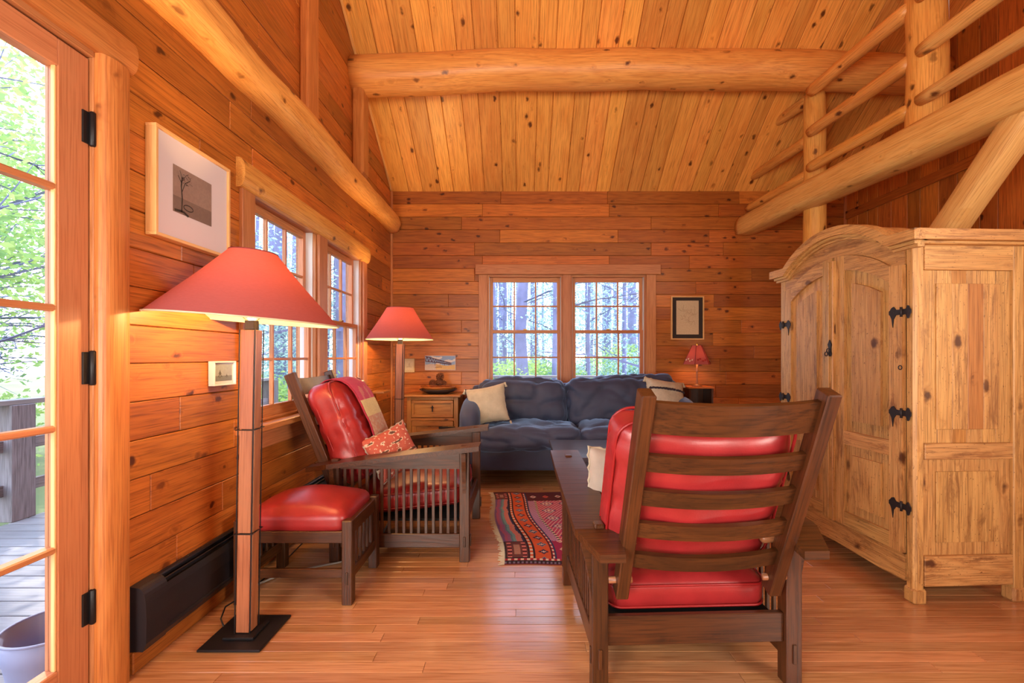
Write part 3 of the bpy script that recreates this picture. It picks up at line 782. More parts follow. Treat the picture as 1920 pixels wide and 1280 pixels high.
# ------------------------------------------------------------------ reclining slat-sided armchairs (local frame: faces +Y)
def piping(parent, loop, r, mat): return tube('piping', parent, loop, r, mat, 7, True)
def rloop(hx, hy, z, r, n=6, fz=None):
    P = []
    for (sx, sy, a0) in ((1, 1, 0), (-1, 1, PI/2), (-1, -1, PI), (1, -1, 3*PI/2)):
        for k in range(n+1):
            a = a0+PI/2*k/n; P.append(Vector((sx*(hx-r)+r*math.cos(a), sy*(hy-r)+r*math.sin(a), z)))
    return P
def armchair(loc, rz, label, seed, cush_x, cush_s):
    t = lroot('reclining_armchair', (loc[0], loc[1], 0), rz, label, 'armchair')
    O = M_['oak']; px = .355; yr, yf = -.38, .38; ps = .058
    az = lambda y: .590+(y-yr)*(.680-.590)/(.46-yr)   # top of the arm
    for sx in (-1, 1):
        for (yy, zt) in ((yf, az(yf)-.03), (yr, az(yr)-.03)):
            p = box('leg', t, (sx*px-ps/2, yy-ps/2, 0), (sx*px+ps/2, yy+ps/2, zt), O, .003)
            box('tenon', p, (sx*px-.018, yy-.022, zt+.02), (sx*px+.018, yy+.022, zt+.038), O, .006)
            M = basis((sx*(px+ps/2), yy+.012, 0), (sx, 0, 0), (0, 0, 1))
            zz = zt
            pts = [(0, zz), (.042, zz), (.034, zz-.05), (.018, zz-.11), (.006, zz-.18), (0, zz-.24)]
            prism('corbel', p, pts, M, .024*sx, O)
            if yy == yr: box('tenon', p, (sx*px-.007, yy-ps/2-.006, .085), (sx*px+.007, yy-ps/2+.004, .155), O, .002)
            else: box('tenon', p, (sx*px-.007, yy+ps/2-.004, .085), (sx*px+.007, yy+ps/2+.008, .155), O, .002)
            box('tenon', p, (sx*(px+ps/2)-.004, yy-.007, .09), (sx*(px+ps/2)+.006, yy+.007, .15), O, .002)
        box('side_rail', t, (sx*px-.011, yr+ps/2, .078), (sx*px+.011, yf-ps/2, .160), O, .003)
        M = basis((sx*px-.011, 0, 0), (0, 1, 0), (0, 0, 1))
        prism('arm_rail', t, [(yr+ps/2, .540), (yf-ps/2, .540), (yf-ps/2, az(yf-ps/2)-.03), (yr+ps/2, az(yr+ps/2)-.03)], M, .022, O)
        n = 16
        for k in range(n):
            yy = yr+ps/2+.026+(2*-yr-ps-.052)*k/(n-1)
            box('slat', t, (sx*px-.006, yy-.0085, .160), (sx*px+.006, yy+.0085, .540), O, .0015)
        # bent arm: front slope, then a flatter tail with a bevelled outer edge
        xi, xo, xm = .288, .445, .385
        prof = [(yr-.165, .552, .385), (yr-.02, az(yr-.02)-.004, xo), (-.1, az(-.1), xo), (.2, az(.2)+.004, xo), (.47, .686, xo-.006)]
        V = []
        for (yy, z, x1) in prof:
            for (xx, zz) in ((xi+.012*(yy < yr-.1), z), (x1, z), (x1, z-.028), (xi+.012*(yy < yr-.1), z-.028)): V.append((sx*xx, yy, zz))
        Fc = []
        for i in range(len(prof)-1):
            for j in range(4):
                q = [i*4+j, i*4+(j+1) % 4, (i+1)*4+(j+1) % 4, (i+1)*4+j]; Fc.append(q if sx < 0 else q[::-1])
        Fc.append([0, 1, 2, 3][::-1] if sx < 0 else [0, 1, 2, 3]); e = (len(prof)-1)*4; Fc.append([e, e+1, e+2, e+3] if sx < 0 else [e+3, e+2, e+1, e])
        arm_me(V, Fc, O, t)
        tube('support_peg', t, [(sx*.225, -.415, .545), (sx*.232, -.415, .545), (sx*.325, -.405, .545)], [.010, .017, .017], M_['peg'], 12)
    box('front_rail', t, (-px+ps/2, yf-.012, .20), (px-ps/2, yf+.012, .30), O, .003)
    box('rear_rail', t, (-px+ps/2, yr-.012, .155), (px-ps/2, yr+.012, .262), O, .003)
    box('seat_deck', t, (-px+ps/2+.01, yr+.012, .218), (px-ps/2-.01, yf-.012, .232), M_['void'], .002)  # board coloured near-black to give the shaded gap below the cushion
    # reclining back
    bz = lambda z: -.400-(z-.37)*.40
    for sx in (-1, 1):
        bar('back_post', t, (sx*.278, bz(.345), .345), (sx*.278, bz(1.095), 1.095), .060, .044, O, (sx, 0, 0), .004)
        tube('pivot_peg', t, [(sx*.24, bz(.40)+.01, .40), (sx*.325, bz(.40)+.01, .40)], .012, M_['peg'], 10)
    for i, (z, h) in enumerate(((1.018, .105), (.868, .060), (.745, .060), (.622, .060), (.498, .060))):
        rings = []
        for k in range(15):
            u = -1+2*k/14; x = u*.257; bow = -.028*(1-u*u)
            d = Vector((0, -.371, .928)); n = Vector((0, -.928, -.371)); c = Vector((x, bz(z), z))+n*(-bow)
            rings.append([c+d*h/2+n*.009, c+d*h/2-n*.009, c-d*h/2-n*.009, c-d*h/2+n*.009])
        V, Fc = ring_mesh(rings)
        add('back_slat', V, Fc, O, t)
    # loose leather cushions
    lm = M_['leather']
    V, Fc = soft(.305, .345, .066, .05, 16, (.0, .0, .022), ((.008, 6, 6, 6, seed, 0),))
    Ms = Matrix.Translation((0, .01, .335)) @ Matrix.Rotation(math.radians(6), 4, 'X')
    s = add('seat_cushion', V, Fc, lm, t, Ms, True)
    piping(s, [Ms @ p for p in rloop(.303, .343, .042, .05)], .005, M_['pipe']); piping(s, [Ms @ p for p in rloop(.303, .343, -.042, .05)], .005, M_['pipe'])
    w, h, th = cush_s
    V, Fc = soft(w/2, h/2, th/2, min(.06, th*.42), 22, (.012, .014, .05), ((.012, 7, 3, 7, seed+4, 0), (.016, 2.5, 11, 3, seed+9, 1)))
    th_ = math.atan(.40)
    Mb = Matrix.Translation((cush_x, bz(.735)+.055+th/2, .735)) @ Matrix.Rotation(PI/2+th_, 4, 'X')
    c = add('back_cushion', V, Fc, lm, t, Mb, True)
    piping(c, [Mb @ p for p in rloop(w/2+.001, h/2+.003, th*.30, .07)], .005, M_['pipe'])
    piping(c, [Mb @ p for p in rloop(w/2+.001, h/2+.003, -th*.30, .07)], .005, M_['pipe'])
    return t, Mb
def arm_me(V, Fc, mat, t):
    o = add('arm', V, Fc, mat, t)
    return o
M_['peg'] = wood('peg_wood', srgb(170, 112, 74), srgb(140, 86, 54), srgb(96, 56, 34), None, 1, .4, .05)
M_['pipe'] = plain('leather_piping', srgb(150, 24, 26), .45)
a_l, MbL = armchair((-.705, 3.035), -PI/2, 'slatted oak armchair with red cushions and draped throw, below the side windows', 3, .0, (.60, .62, .19))
a_r, MbR = armchair((.625, 2.045), math.radians(2.3), 'slatted oak armchair seen from behind with red leather cushions', 17, -.03, (.60, .58, .16))

# throw and small pillows on the chairs
ML = Matrix.Translation((-.705, 3.035, 0)) @ Matrix.Rotation(-PI/2, 4, 'Z')
MR = Matrix.Translation((.625, 2.045, 0)) @ Matrix.Rotation(math.radians(2.3), 4, 'Z')
def throw():
    # path in the back cushion's frame: y up the cushion, z towards the sitter
    pts = []
    zt = .095+.05+.012
    path = [(a_, -b_) for a_, b_ in [(.10, -.112), (.20, -.114), (.285, -.10), (.325, -.05), (.338, 0), (.33, .05), (.30, .10), (.26, .132), (.2, .152), (.1, .165), (0, .168), (-.1, .165), (-.18, .155), (-.25, .135)]]
    P = [Vector((0, a, b)) for a, b in path]
    # resample
    D = [0]
    for a, b in zip(P[:-1], P[1:]): D.append(D[-1]+(b-a).length)
    n = 70; Q = []
    for i in range(n+1):
        s = D[-1]*i/n; k = max(j for j in range(len(D)) if D[j] <= s+1e-9); k = min(k, len(P)-2)
        f = (s-D[k])/(D[k+1]-D[k]); Q.append(P[k].lerp(P[k+1], f))
    m = 24; wid = .30; V = []
    for i, q in enumerate(Q):
        for j in range(m+1):
            u = -1+2*j/m
            x = .02+u*wid/2
            V.append(Vector((x, q.y, q.z+.006*noise.noise(Vector((x*14, q.y*8, 2)))+(.012*abs(u)**4 if q.z < 0 else 0))))
    Fc = [[i*(m+1)+j, i*(m+1)+j+1, (i+1)*(m+1)+j+1, (i+1)*(m+1)+j] for i in range(n) for j in range(m)]
    o = add('throw_blanket', V, Fc, M_['woven'], None, ML @ MbL, True)
    mg, cr, be, dk = srgb(196, 70, 104), srgb(222, 204, 150), srgb(204, 156, 130), srgb(160, 40, 64)
    Ls = D[-1]
    idx = {'n': 0}
    def col(c):
        k = idx['n']; idx['n'] += 1
        i, j = k//m, k % m; s = i/n
        if j in (0, m-1): return dk
        if s < .60:
            q = noise.noise(Vector((i*.15, j*.2, 4)))
            return mg if q < .35 else srgb(204, 120, 120)
        if s < .71: return cr
        q = noise.noise(Vector((i*.9, j*.9, 1)))
        return be if q > -.05 else srgb(206, 176, 152)
    paint(o, col)
    sol = o.modifiers.new('thick', 'SOLIDIFY'); sol.thickness = .006; sol.offset = 0
    props(o, 'magenta and cream patterned throw draped over the red chair cushion', 'throw')
    return o
throw()
def throw_pillow(M, w, h, t, mat, label, seed, trim=None, tassels=False, back=None, name='throw_pillow', paintf=None):
    V, Fc = pillow(w, h, t, 60 if paintf else 24, seed, .008)
    r_ = root(name, M.translation, label, 'cushion')
    o = add('cover', V, Fc, mat, r_, M, True)
    if paintf: paint(o, paintf)
    if trim:
        L = []
        for k in range(80):
            a = k/80*4; s = int(a); f = a-s; u, v = ((-1+2*f, -1), (1, -1+2*f), (1-2*f, 1), (-1, 1-2*f))[s]
            L.append(M @ Vector((u*w/2*(1-.10*(1-v*v)*abs(u)**3)+.004*math.sin(k*2.2), v*h/2*(1-.10*(1-u*u)*abs(v)**3)+.004*math.cos(k*2.2), .003*math.sin(k*1.7))))
        tube('edging', r_, L, .0055, trim, 6, True)
    if tassels:
        for sx in (-1, 1):
            for sy in (-1, 1):
                p = M @ Vector((sx*w*.5, sy*h*.5, 0)); q = p+Vector((sx*.012, -.01, -.045))
                tube('tassel', r_, [p, p.lerp(q, .25), p.lerp(q, .35), q], [.006, .012, .008, .016], M_['tassel'], 8)
    return r_
def pm(loc, rx, ry, rz): return Matrix.Translation(loc) @ Matrix.Rotation(rz, 4, 'Z') @ Matrix.Rotation(ry, 4, 'Y') @ Matrix.Rotation(rx, 4, 'X')
def pat_pil(c):
    q = noise.noise(Vector((c.x*18, c.y*34, 2))); q2 = noise.noise(Vector((c.x*60, c.y*70, 7)))
    if c.z > 0: return srgb(196, 150, 104)
    if .30 < q < .42: return srgb(226, 200, 178)
    if q >= .42: return srgb(96, 66, 54)
    if q2 > .38: return srgb(226, 200, 178)
    return srgb(190, 96, 80)
throw_pillow(ML @ pm((.16, -.10, .60), math.radians(112), 0, math.radians(-52)) @ Matrix.Rotation(math.radians(-20), 4, 'Z'), .32, .30, .13, M_['woven'],
             'small rust patterned pillow leaning in the left armchair', 3, M_['beige'], paintf=pat_pil)
throw_pillow(MR @ pm((-.165, -.01, .62), math.radians(104), 0, math.radians(8)), .36, .40, .13, M_['beige'],
             'beige pillow standing beside the red cushion of the right armchair', 5, M_['tan'])

# ------------------------------------------------------------------ footstool
ft = root('footstool', (-1.095, 2.40, 0), 'low oak footstool with domed red leather top', 'footstool')
O = M_['oak']; fx0, fx1, fy0, fy1 = -1.357, -.835, 2.215, 2.60; q = .05
for x in (fx0, fx1):
    for y in (fy0, fy1):
        lg = box('leg', ft, (x-q/2, y-q/2, 0), (x+q/2, y+q/2, .407), O, .004)
        if y == fy0: box('tenon', lg, (x-.005, y-q/2-.005, .10), (x+.007, y-q/2+.003, .16), O, .001)
for y in (fy0, fy1):
    box('apron', ft, (fx0+q/2, y-.012, .295), (fx1-q/2, y+.012, .352), O, .003)
box('stretcher', ft, (fx0+q/2, fy0-.009, .125), (fx1-q/2, fy0+.009, .168), O, .003)
for x in (fx0, fx1):
    box('side_rail', ft, (x-.012, fy0+q/2, .325), (x+.012, fy1-q/2, .395), O, .003)
    box('side_rail', ft, (x-.012, fy0+q/2, .105), (x+.012, fy1-q/2, .160), O, .003)
    for k in range(6):
        yy = fy0+q/2+.025+(fy1-fy0-q-.05)*k/5
        box('slat', ft, (x-.006, yy-.008, .16), (x+.006, yy+.008, .325), O, .0012)
V, Fc = soft((fx1-fx0)/2-.012, (fy1-fy0)/2+.012, .055, .045, 18, (0, 0, .062), ((.003, 5, 5, 5, 2, 0),))
add('leather_pad', V, Fc, M_['leather'], ft, Matrix.Translation(((fx0+fx1)/2, (fy0+fy1)/2, .392)), True)

# ------------------------------------------------------------------ sofa
sf = root('sofa', (.57, 4.6, 0), 'dark blue velvet two-seat sofa under the back windows', 'sofa')
VV = M_['velvet']
def softpart(name, parent, lo, hi, r, mat, n=18, bulge=(0, 0, 0), wr=(), rot=None, taper=None):
    lo, hi = Vector(lo), Vector(hi); h = (hi-lo)/2; M = Matrix.Translation((lo+hi)/2)
    if rot: M = M @ rot
    V, Fc = soft(h.x, h.y, h.z, r, n, bulge, wr, taper)
    return add(name, V, Fc, mat, parent, M, True)
sx0, sx1 = -.56, 1.70
softpart('base', sf, (sx0+.02, 4.14, .155), (sx1-.02, 5.0, .38), .025, VV, 12, (0, .006, 0))
softpart('back_frame', sf, (sx0+.04, 4.86, .34), (sx1-.04, 5.08, .90), .07, VV, 14, (0, .02, .01))
for (a, b, s) in ((sx0, sx0+.18, 1), (sx1-.18, sx1, -1)):
    softpart('arm', sf, (a, 4.13, .16), (b, 5.04, .80), .075, VV, 18, (.012, .015, 0), ((.008, 5, 5, 5, s, 0),),
             taper=lambda p: Vector((p.x, p.y, p.z-.12*max(0, (-p.y)/.45)**2*(1 if p.z > 0 else 0))))
wrk = lambda s, a=.026: ((a, 3.2, 5, 4, s, 1), (.02, 3, 3, 3, s+3, 0), (a*.45, 8, 2.5, 5, s+7, 1))
for (a, b, s) in ((sx0+.15, .565, 4), (.555, sx1-.15, 9)):
    softpart('seat_cushion', sf, (a, 4.07, .345), (b, 4.86, .545), .085, VV, 34, (.01, .02, .035), wrk(s))
for (a, b, z1, rz, s) in ((sx0+.13, .49, .965, .0, 14), (.50, sx1-.09, .985, -.045, 23)):
    softpart('back_cushion', sf, (a, 4.60, .50), (b, 4.86, z1), .10, VV, 34, (.02, .06, .02), wrk(s, .034),
             Matrix.Rotation(math.radians(-9), 4, 'X') @ Matrix.Rotation(rz, 4, 'Y'))
for x in (sx0+.12, sx1-.12):
    for y in (4.22, 4.94): box('leg', sf, (x-.03, y-.03, 0), (x+.03, y+.03, .17), M_['dark'], .004)
throw_pillow(pm((-.315, 4.38, .735), math.radians(72), math.radians(-11), math.radians(-6)), .40, .38, .15, M_['tan'],
             'tan quilted pillow with tassels at the left end of the sofa', 8, M_['dark2'] if 'dark2' in M_ else M_['darktrim'], True)
p2 = throw_pillow(pm((1.44, 4.50, .80), math.radians(66), math.radians(9), math.radians(12)), .42, .36, .16, M_['cream'],
             'cream pillow with dark fringe at the right end of the sofa', 12, M_['tassel'], True)
Mp = pm((1.44, 4.50, .80), math.radians(66), math.radians(9), math.radians(12))
for kk in range(2):
    tube('fringe_band', p2, [Mp @ Vector((-.19+.38*i/40, .055+.006*math.sin(i*1.9+kk*2), .075*math.sqrt(max(0, 1-((-.19+.38*i/40)/.205)**2))+.006+.005*math.sin(i*2.7+kk))) for i in range(41)], .009, M_['darktrim'], 6)

# ------------------------------------------------------------------ rug
def rug():
    nx, ny = 186, 168; X0, Y0, Y1 = -.0, 2.62, 4.00
    r_ = root('patterned_rug', (.4, 3.3, 0), 'red and orange patterned wool rug on the floor before the sofa', 'rug')
    def xl(v): return -.09-.155*v+.016*math.sin(v*9)
    V = []
    for j in range(ny+1):
        v = j/ny
        for i in range(nx+1):
            u = i/nx
            x = xl(v)+u*1.06+(.035*math.sin(v*5.2+.6)*min(1, u*5))*(1-u)
            V.append(Vector((x, Y0+(Y1-Y0)*v+.006*math.sin(u*14), .007+.0015*noise.noise(Vector((u*6, v*8, 1))))))
    V2 = [Vector((p.x, p.y, .0005)) for p in V]
    w = nx+1; Fc = [[j*w+i, j*w+i+1, (j+1)*w+i+1, (j+1)*w+i] for j in range(ny) for i in range(nx)]
    N = len(V)
    edge = [i for i in range(w)]+[j*w+nx for j in range(1, ny+1)]+[ny*w+i for i in range(nx-1, -1, -1)]+[j*w for j in range(ny-1, 0, -1)]
    for a, b in zip(edge, edge[1:]+edge[:1]): Fc.append([b, a, N+a, N+b])
    o = add('pile', V+V2, Fc, M_['woven'], r_)
    mar, red, org, crm, nav, tea, pnk, mag, drk, lil = srgb(84, 16, 30), srgb(168, 30, 50), srgb(214, 92, 44), srgb(232, 210, 190), srgb(44, 52, 96), srgb(96, 140, 160), srgb(214, 130, 124), srgb(160, 36, 84), srgb(40, 20, 34), srgb(206, 150, 190)
    cnt = [0]
    def col(c):
        k = cnt[0]; cnt[0] += 1
        if k >= nx*ny: return mar
        i, j = k % nx, k//nx
        if j < 3: return drk if (i//2) % 2 else srgb(120, 110, 140)
        if j < 5: return drk
        if j < 8: return crm if (i//3) % 2 else red
        if j > ny-4: return mar
        # left strip
        if i < 22:
            if j < 38 or j > ny-26:
                top = j > ny-26; jj = (j-8) if not top else (j-(ny-26))
                hgt = 30 if not top else 22
                if i < 2 or jj < 2 or jj > hgt-2: return drk
                if 3 <= i <= 6 or 17 <= i <= 20: return pnk if (j//3) % 2 else mar
                if 9 <= i <= 14 and 6 < jj < hgt-6: return srgb(150, 150, 140) if (i+j) % 3 else org
                return srgb(110, 60, 60)
            s = i+int(2*noise.noise(Vector((j*.09, 3, 1)))*2)
            return (srgb(120, 90, 140), srgb(172, 92, 130), srgb(150, 100, 150), tea, srgb(120, 168, 180), pnk, srgb(206, 140, 130), nav)[max(0, min(7, s*8//22))]
        if i < 24: return drk
        if i < 27: return crm if (j//3) % 2 else org
        if i < 29: return drk
        if i < 45:
            q = (j % 13)-6; d = abs(i-37)/6.5+abs(q)/5.0
            if d < .35: return crm
            if d < .62: return nav
            if d < .85: return mar if (j//13) % 2 else tea
            return org
        if i < 47: return mar
        if i < 49: return crm if (j//3) % 2 else red
        if i < 51: return nav
        if j < 40 or j > ny-30:
            q = ((j % 16)-8); p = ((i-51) % 18)-9; d = abs(q)/5+abs(p)/6
            if d < .4: return mag
            if d < .8: return crm if ((i-51)//18) % 2 == 0 else org
            return mag if j < 40 else mar
        if i < 60: return lil if (i+j) % 4 else nav
        if i < 63: return drk if (j//2) % 2 else crm
        q = ((j % 20)-10); p = ((i-63) % 26)-13; d = abs(q)/8+abs(p)/10
        if d < .3: return crm
        if d < .5: return mag
        if d < .8: return lil if (i*j) % 3 else crm
        if d < .95: return nav
        return srgb(196, 70, 110) if (i*7+j*3) % 5 else crm
    paint(o, col)
    # fringe down the left edge
    parts = []
    for k in range(190):
        v = (k+.5)/190; x = xl(v); yy = Y0+(Y1-Y0)*v; L = R.uniform(.018, .042); dy = R.uniform(-.012, .012)
        a = Vector((x+.004, yy, .004)); b = Vector((x-L, yy+dy, .003)); h = .0022
        parts.append(([a+Vector((0, -h, -.002)), a+Vector((0, h, -.002)), b+Vector((0, h, 0)), b+Vector((0, -h, 0)), a+Vector((0, 0, .004)), b+Vector((0, 0, .003))],
                      [[0, 1, 2, 3], [0, 3, 5, 4], [1, 4, 5, 2], [0, 4, 1], [3, 2, 5]]))
    V, Fc = merge(parts); f = add('fringe', V, Fc, M_['tassel'], r_); f['kind'] = 'stuff'
rug()

# ------------------------------------------------------------------ coffee table
ct = root('coffee_table', (.75, 3.48, 0), 'low dark-stained coffee table between the sofa and the right armchair', 'table')
box('tabletop', ct, (.245, 3.14, .468), (1.30, 3.82, .50), M_['dark'], .004)
box('apron', ct, (.40, 3.25, .40), (1.18, 3.27, .468), M_['dark']); box('apron', ct, (.40, 3.69, .40), (1.18, 3.71, .468), M_['dark'])
for x in (.40, 1.15):
    for y in (3.26, 3.70): box('leg', ct, (x-.025, y-.025, 0), (x+.025, y+.025, .468), M_['dark'], .003)

# ------------------------------------------------------------------ pine chest with bowls
ch = root('bedside_chest', (-.90, 4.95, 0), 'small pine chest with one drawer over a door, left of the sofa', 'chest')
C = M_['chest']; cx0, cx1, cy0, cy1 = -1.18, -.645, 4.74, 5.17
box('top', ch, (cx0-.03, cy0-.03, .775), (cx1+.03, cy1, .80), C, .006)
for x in (cx0, cx1-.045):
    box('side_panel', ch, (x, cy0+.03, .02), (x+.045, cy1-.01, .775), C)
    box('stile', ch, (x, cy0, .0), (x+.045, cy0+.03, .775), C)
box('rail', ch, (cx0+.045, cy0, .745), (cx1-.045, cy0+.025, .775), C); box('rail', ch, (cx0+.045, cy0, .530), (cx1-.045, cy0+.025, .560), C)
box('rail', ch, (cx0+.045, cy0, .06), (cx1-.045, cy0+.025, .11), C); box('back_panel', ch, (cx0+.045, cy1-.03, .06), (cx1-.045, cy1-.015, .775), C)
def framed(name, parent, x0, x1, z0, z1, y, mat, fw=.03, panel=True):
    d = box(name, parent, (x0, y+.004, z0), (x1, y+.02, z1), mat, .002)
    for (a, b, c, e) in ((x0, x1, z1-fw, z1), (x0, x1, z0, z0+fw), (x0, x0+fw, z0+fw, z1-fw), (x1-fw, x1, z0+fw, z1-fw)):
        box('moulding', d, (a, y-.008, c), (b, y+.004, e), mat, .003)
    return d
dr = framed('drawer', ch, cx0+.05, cx1-.05, .565, .740, cy0+.002, C, .028)
tube('pull', dr, [(-.925, cy0-.02, .675), (-.912, cy0-.025, .664), (-.899, cy0-.02, .675)], .005, M_['iron'], 8)
box('escutcheon', dr, (-.918, cy0-.012, .625), (-.906, cy0-.002, .69), M_['iron'], .003)
dd = framed('door', ch, cx0+.05, cx1-.05, .115, .525, cy0+.002, C, .05)
for z in (.46, .18): box('strap_hinge', dd, (cx1-.20, cy0-.014, z-.012), (cx1-.03, cy0-.004, z+.012), M_['iron'], .003)
tr = lathe('woven_tray', None, [(.02, 0), (.11, .002), (.16, .018), (.205, .045), (.200, .050), (.155, .026), (.10, .010), (.0, .008)], M_['basket'], Matrix.Translation((-.885, 4.93, .801)), 48,
           fn=lambda a, z: 1+(.02*math.sin(a*24) if z > .03 else 0))
thing(tr, 'dark scalloped wicker tray on the pine chest', 'tray')
bw = lathe('wooden_bowl', None, [(.0, 0), (.08, .0), (.12, .012), (.16, .036), (.19, .062), (.187, .068), (.155, .048), (.10, .022), (0, .016)], M_['bowlW'], Matrix.Translation((-.885, 4.93, .812)), 48)
thing(bw, 'wide shallow orange wooden bowl in the wicker tray', 'bowl')
sm = lathe('wooden_plate', None, [(.0, 0), (.06, .0), (.105, .012), (.135, .018), (.133, .022), (.10, .017), (0, .006)], M_['bowlW'], Matrix.Translation((-.885, 4.93, .868)), 40)
thing(sm, 'smaller wooden plate of pine cones on top of the bowl', 'plate')
def cone(loc, rot, s, label):
    parts = []
    for k in range(60):
        t = k/60; a = k*2.39996; r = .032*math.sin(PI*(.12+.86*t))**.8; z = .075*t
        c = Vector((r*.75*math.cos(a), r*.75*math.sin(a), z)); o = Vector((math.cos(a), math.sin(a), .35)); tg = Vector((-math.sin(a), math.cos(a), 0))
        w = .010*math.sin(PI*(.15+.8*t)); L = .014
        parts.append(([c-tg*w*.6, c+tg*w*.6, c+o*L+tg*w, c+o*L-tg*w, c+Vector((0, 0, .004)), c+o*L+Vector((0, 0, .004))],
                      [[0, 1, 2, 3], [0, 4, 1], [3, 2, 5], [1, 4, 5, 2], [0, 3, 5, 4]]))
    V, Fc = merge(parts)
    V2, F2 = soft(.014, .014, .035, .013, 4); parts.append(([v+Vector((0, 0, .037)) for v in V2], F2))
    V, Fc = merge(parts)
    M = Matrix.Translation(loc) @ rot @ Matrix.Scale(s, 4)
    me = bpy.data.meshes.new('pine_cone'); me.from_pydata([tuple(v) for v in V], [], Fc); me.materials.append(M_['cone'])
    o = bpy.data.objects.new('pine_cone', me); COL.objects.link(o); o.matrix_basis = M
    props(o, label, 'pine cone', 'pine cones on the plate')
for (x, y, z, rx, rz, s, lb) in ((-.95, 4.91, .905, 80, 20, 1.0, 'leftmost pine cone on the plate, lying on its side'),
                                 (-.885, 4.89, .905, 70, 160, 1.1, 'middle pine cone at the front of the plate'),
                                 (-.80, 4.93, .903, 84, 250, .95, 'rightmost pine cone near the plate rim'),
                                 (-.91, 4.96, .905, 75, 300, 1.0, 'pine cone at the back of the plate'),
                                 (-.885, 4.925, .945, 35, 60, 1.15, 'topmost pine cone standing on the heap')):
    cone((x, y, z), Matrix.Rotation(math.radians(rz), 4, 'Z') @ Matrix.Rotation(math.radians(rx), 4, 'X'), s, lb)

# small shelf block on the left wall behind the armchair
sh = box('corner_shelf', None, (XL+.022, 4.40, .84), (XL+.16, 4.62, .862), M_['chest'], .003); thing(sh, 'little pine shelf on the left wall behind the armchair', 'shelf')

# ------------------------------------------------------------------ small table and table lamp
st = root('side_table', (1.93, 4.98, 0), 'small dark box table at the right end of the sofa', 'side table')
box('top', st, (1.80, 4.86, .855), (2.08, 5.12, .875), M_['bowlW'], .003)
for (a, b) in ((1.81, 1.83), (2.05, 2.07)): box('side_panel', st, (a, 4.87, .0), (b, 5.11, .855), M_['oak'])
box('back_panel', st, (1.83, 5.09, .05), (2.05, 5.11, .855), M_['oak']); box('shelf', st, (1.83, 4.88, .45), (2.05, 5.09, .468), M_['oak'])
box('plinth', st, (1.83, 4.88, .05), (2.05, 5.09, .07), M_['oak'])
tl = root('table_lamp', (1.93, 4.96, .875), 'small table lamp with six-sided red shade on the dark side table', 'table lamp')
lathe('stem', tl, [(.0, 0), (.055, 0), (.05, .012), (.018, .02), (.010, .035), (.013, .05), (.008, .07), (.009, .15), (.013, .17), (.008, .19), (.008, .26), (0, .262)], M_['brass2'] if 'brass2' in M_ else M_['peg'], Matrix.Translation((1.93, 4.96, .876)), 16)
prof = [(.150, 0), (.052, .205)]
Ms = Matrix.Translation((1.93, 4.96, 1.115))
s6 = lathe('lamp_shade', tl, prof, M_['shade'], Ms, 6, False)
for k in range(6):
    a = 2*PI*k/6; tube('shade_rib', s6, [Ms @ Vector((.151*math.cos(a), .151*math.sin(a), 0)), Ms @ Vector((.053*math.cos(a), .053*math.sin(a), .205))], .003, plain_red, 6)
    b = 2*PI*(k+1)/6; am = (a+b)/2; c = Vector((.118*math.cos(am), .118*math.sin(am), .045)); n = Vector((math.cos(am), math.sin(am), .42)).normalized()
    tg = Vector((-math.sin(am), math.cos(am), 0)); up = n.cross(tg); Vf = []; Ff = []
    for fl_ in range(4):
        cc = c+tg*((fl_-1.5)*.026)+up*(.014*math.sin(fl_*2.1))+n*.008; b0 = len(Vf)
        for q_ in range(8): Vf.append(cc+(tg*math.cos(q_*PI/4)+up*math.sin(q_*PI/4))*(.013 if q_ % 2 else .008))
        Ff.append(list(range(b0, b0+8)))
    add('painted_flower', Vf, Ff, M_['tassel'] if k % 2 else M_['pipe'], s6, Ms)
tube('finial', tl, [(1.93, 4.96, 1.32), (1.93, 4.96, 1.335), (1.93, 4.96, 1.35)], [.004, .008, .002], M_['brass'], 8)
light('table_lamp_glow', 'POINT', (1.93, 4.96, 1.2), 1.0, (1, .5, .25), shadow_soft_size=.03)

# ------------------------------------------------------------------ pictures
def frame_pic(name, M, w, h, fw, d, mat, label, matw, matmat, inner, inner_mat=None):
    """M: x right, y up, z out of the wall; origin at the picture's centre on the wall"""
    r_ = root(name, M.translation, label, 'picture')
    def b(nm, x0, x1, y0, y1, z0, z1, m):
        V, Fc = cbox(abs(x1-x0)/2, abs(y1-y0)/2, abs(z1-z0)/2, .0012)
        if (y1-y0) > (x1-x0):
            T = Matrix.Translation(((x0+x1)/2, (y0+y1)/2, (z0+z1)/2)) @ Matrix.Rotation(PI/2, 4, 'Z'); V, Fc = cbox((y1-y0)/2, (x1-x0)/2, (z1-z0)/2, .0012)
        else: T = Matrix.Translation(((x0+x1)/2, (y0+y1)/2, (z0+z1)/2))
        return add(nm, V, Fc, m, r_, M @ T)
    W, H = w/2, h/2
    b('frame_rail', -W, W, H-fw, H, .002, d, mat); b('frame_rail', -W, W, -H, -H+fw, .002, d, mat)
    b('frame_stile', -W, -W+fw, -H+fw, H-fw, .002, d, mat); b('frame_stile', W-fw, W, -H+fw, H-fw, .002, d, mat)
    b('mat_board', -W+fw, W-fw, -H+fw, H-fw, .004, d-.010, matmat)
    iw, ih, ox, oy = inner
    V, Fc = grid(iw, ih, 40, 40)
    p = add('print', V, Fc, M_['print'], r_, M @ Matrix.Translation((ox, oy, d-.0092)))
    return r_, p, M @ Matrix.Translation((ox, oy, d-.009))
mlw = lambda y, z: basis((XL+.001, y, z), (0, 1, 0), (0, 0, 1))     # on the left wall, seen from the room
mlb = lambda x, z: basis((x, YB-.001, z), (1, 0, 0), (0, 0, 1))
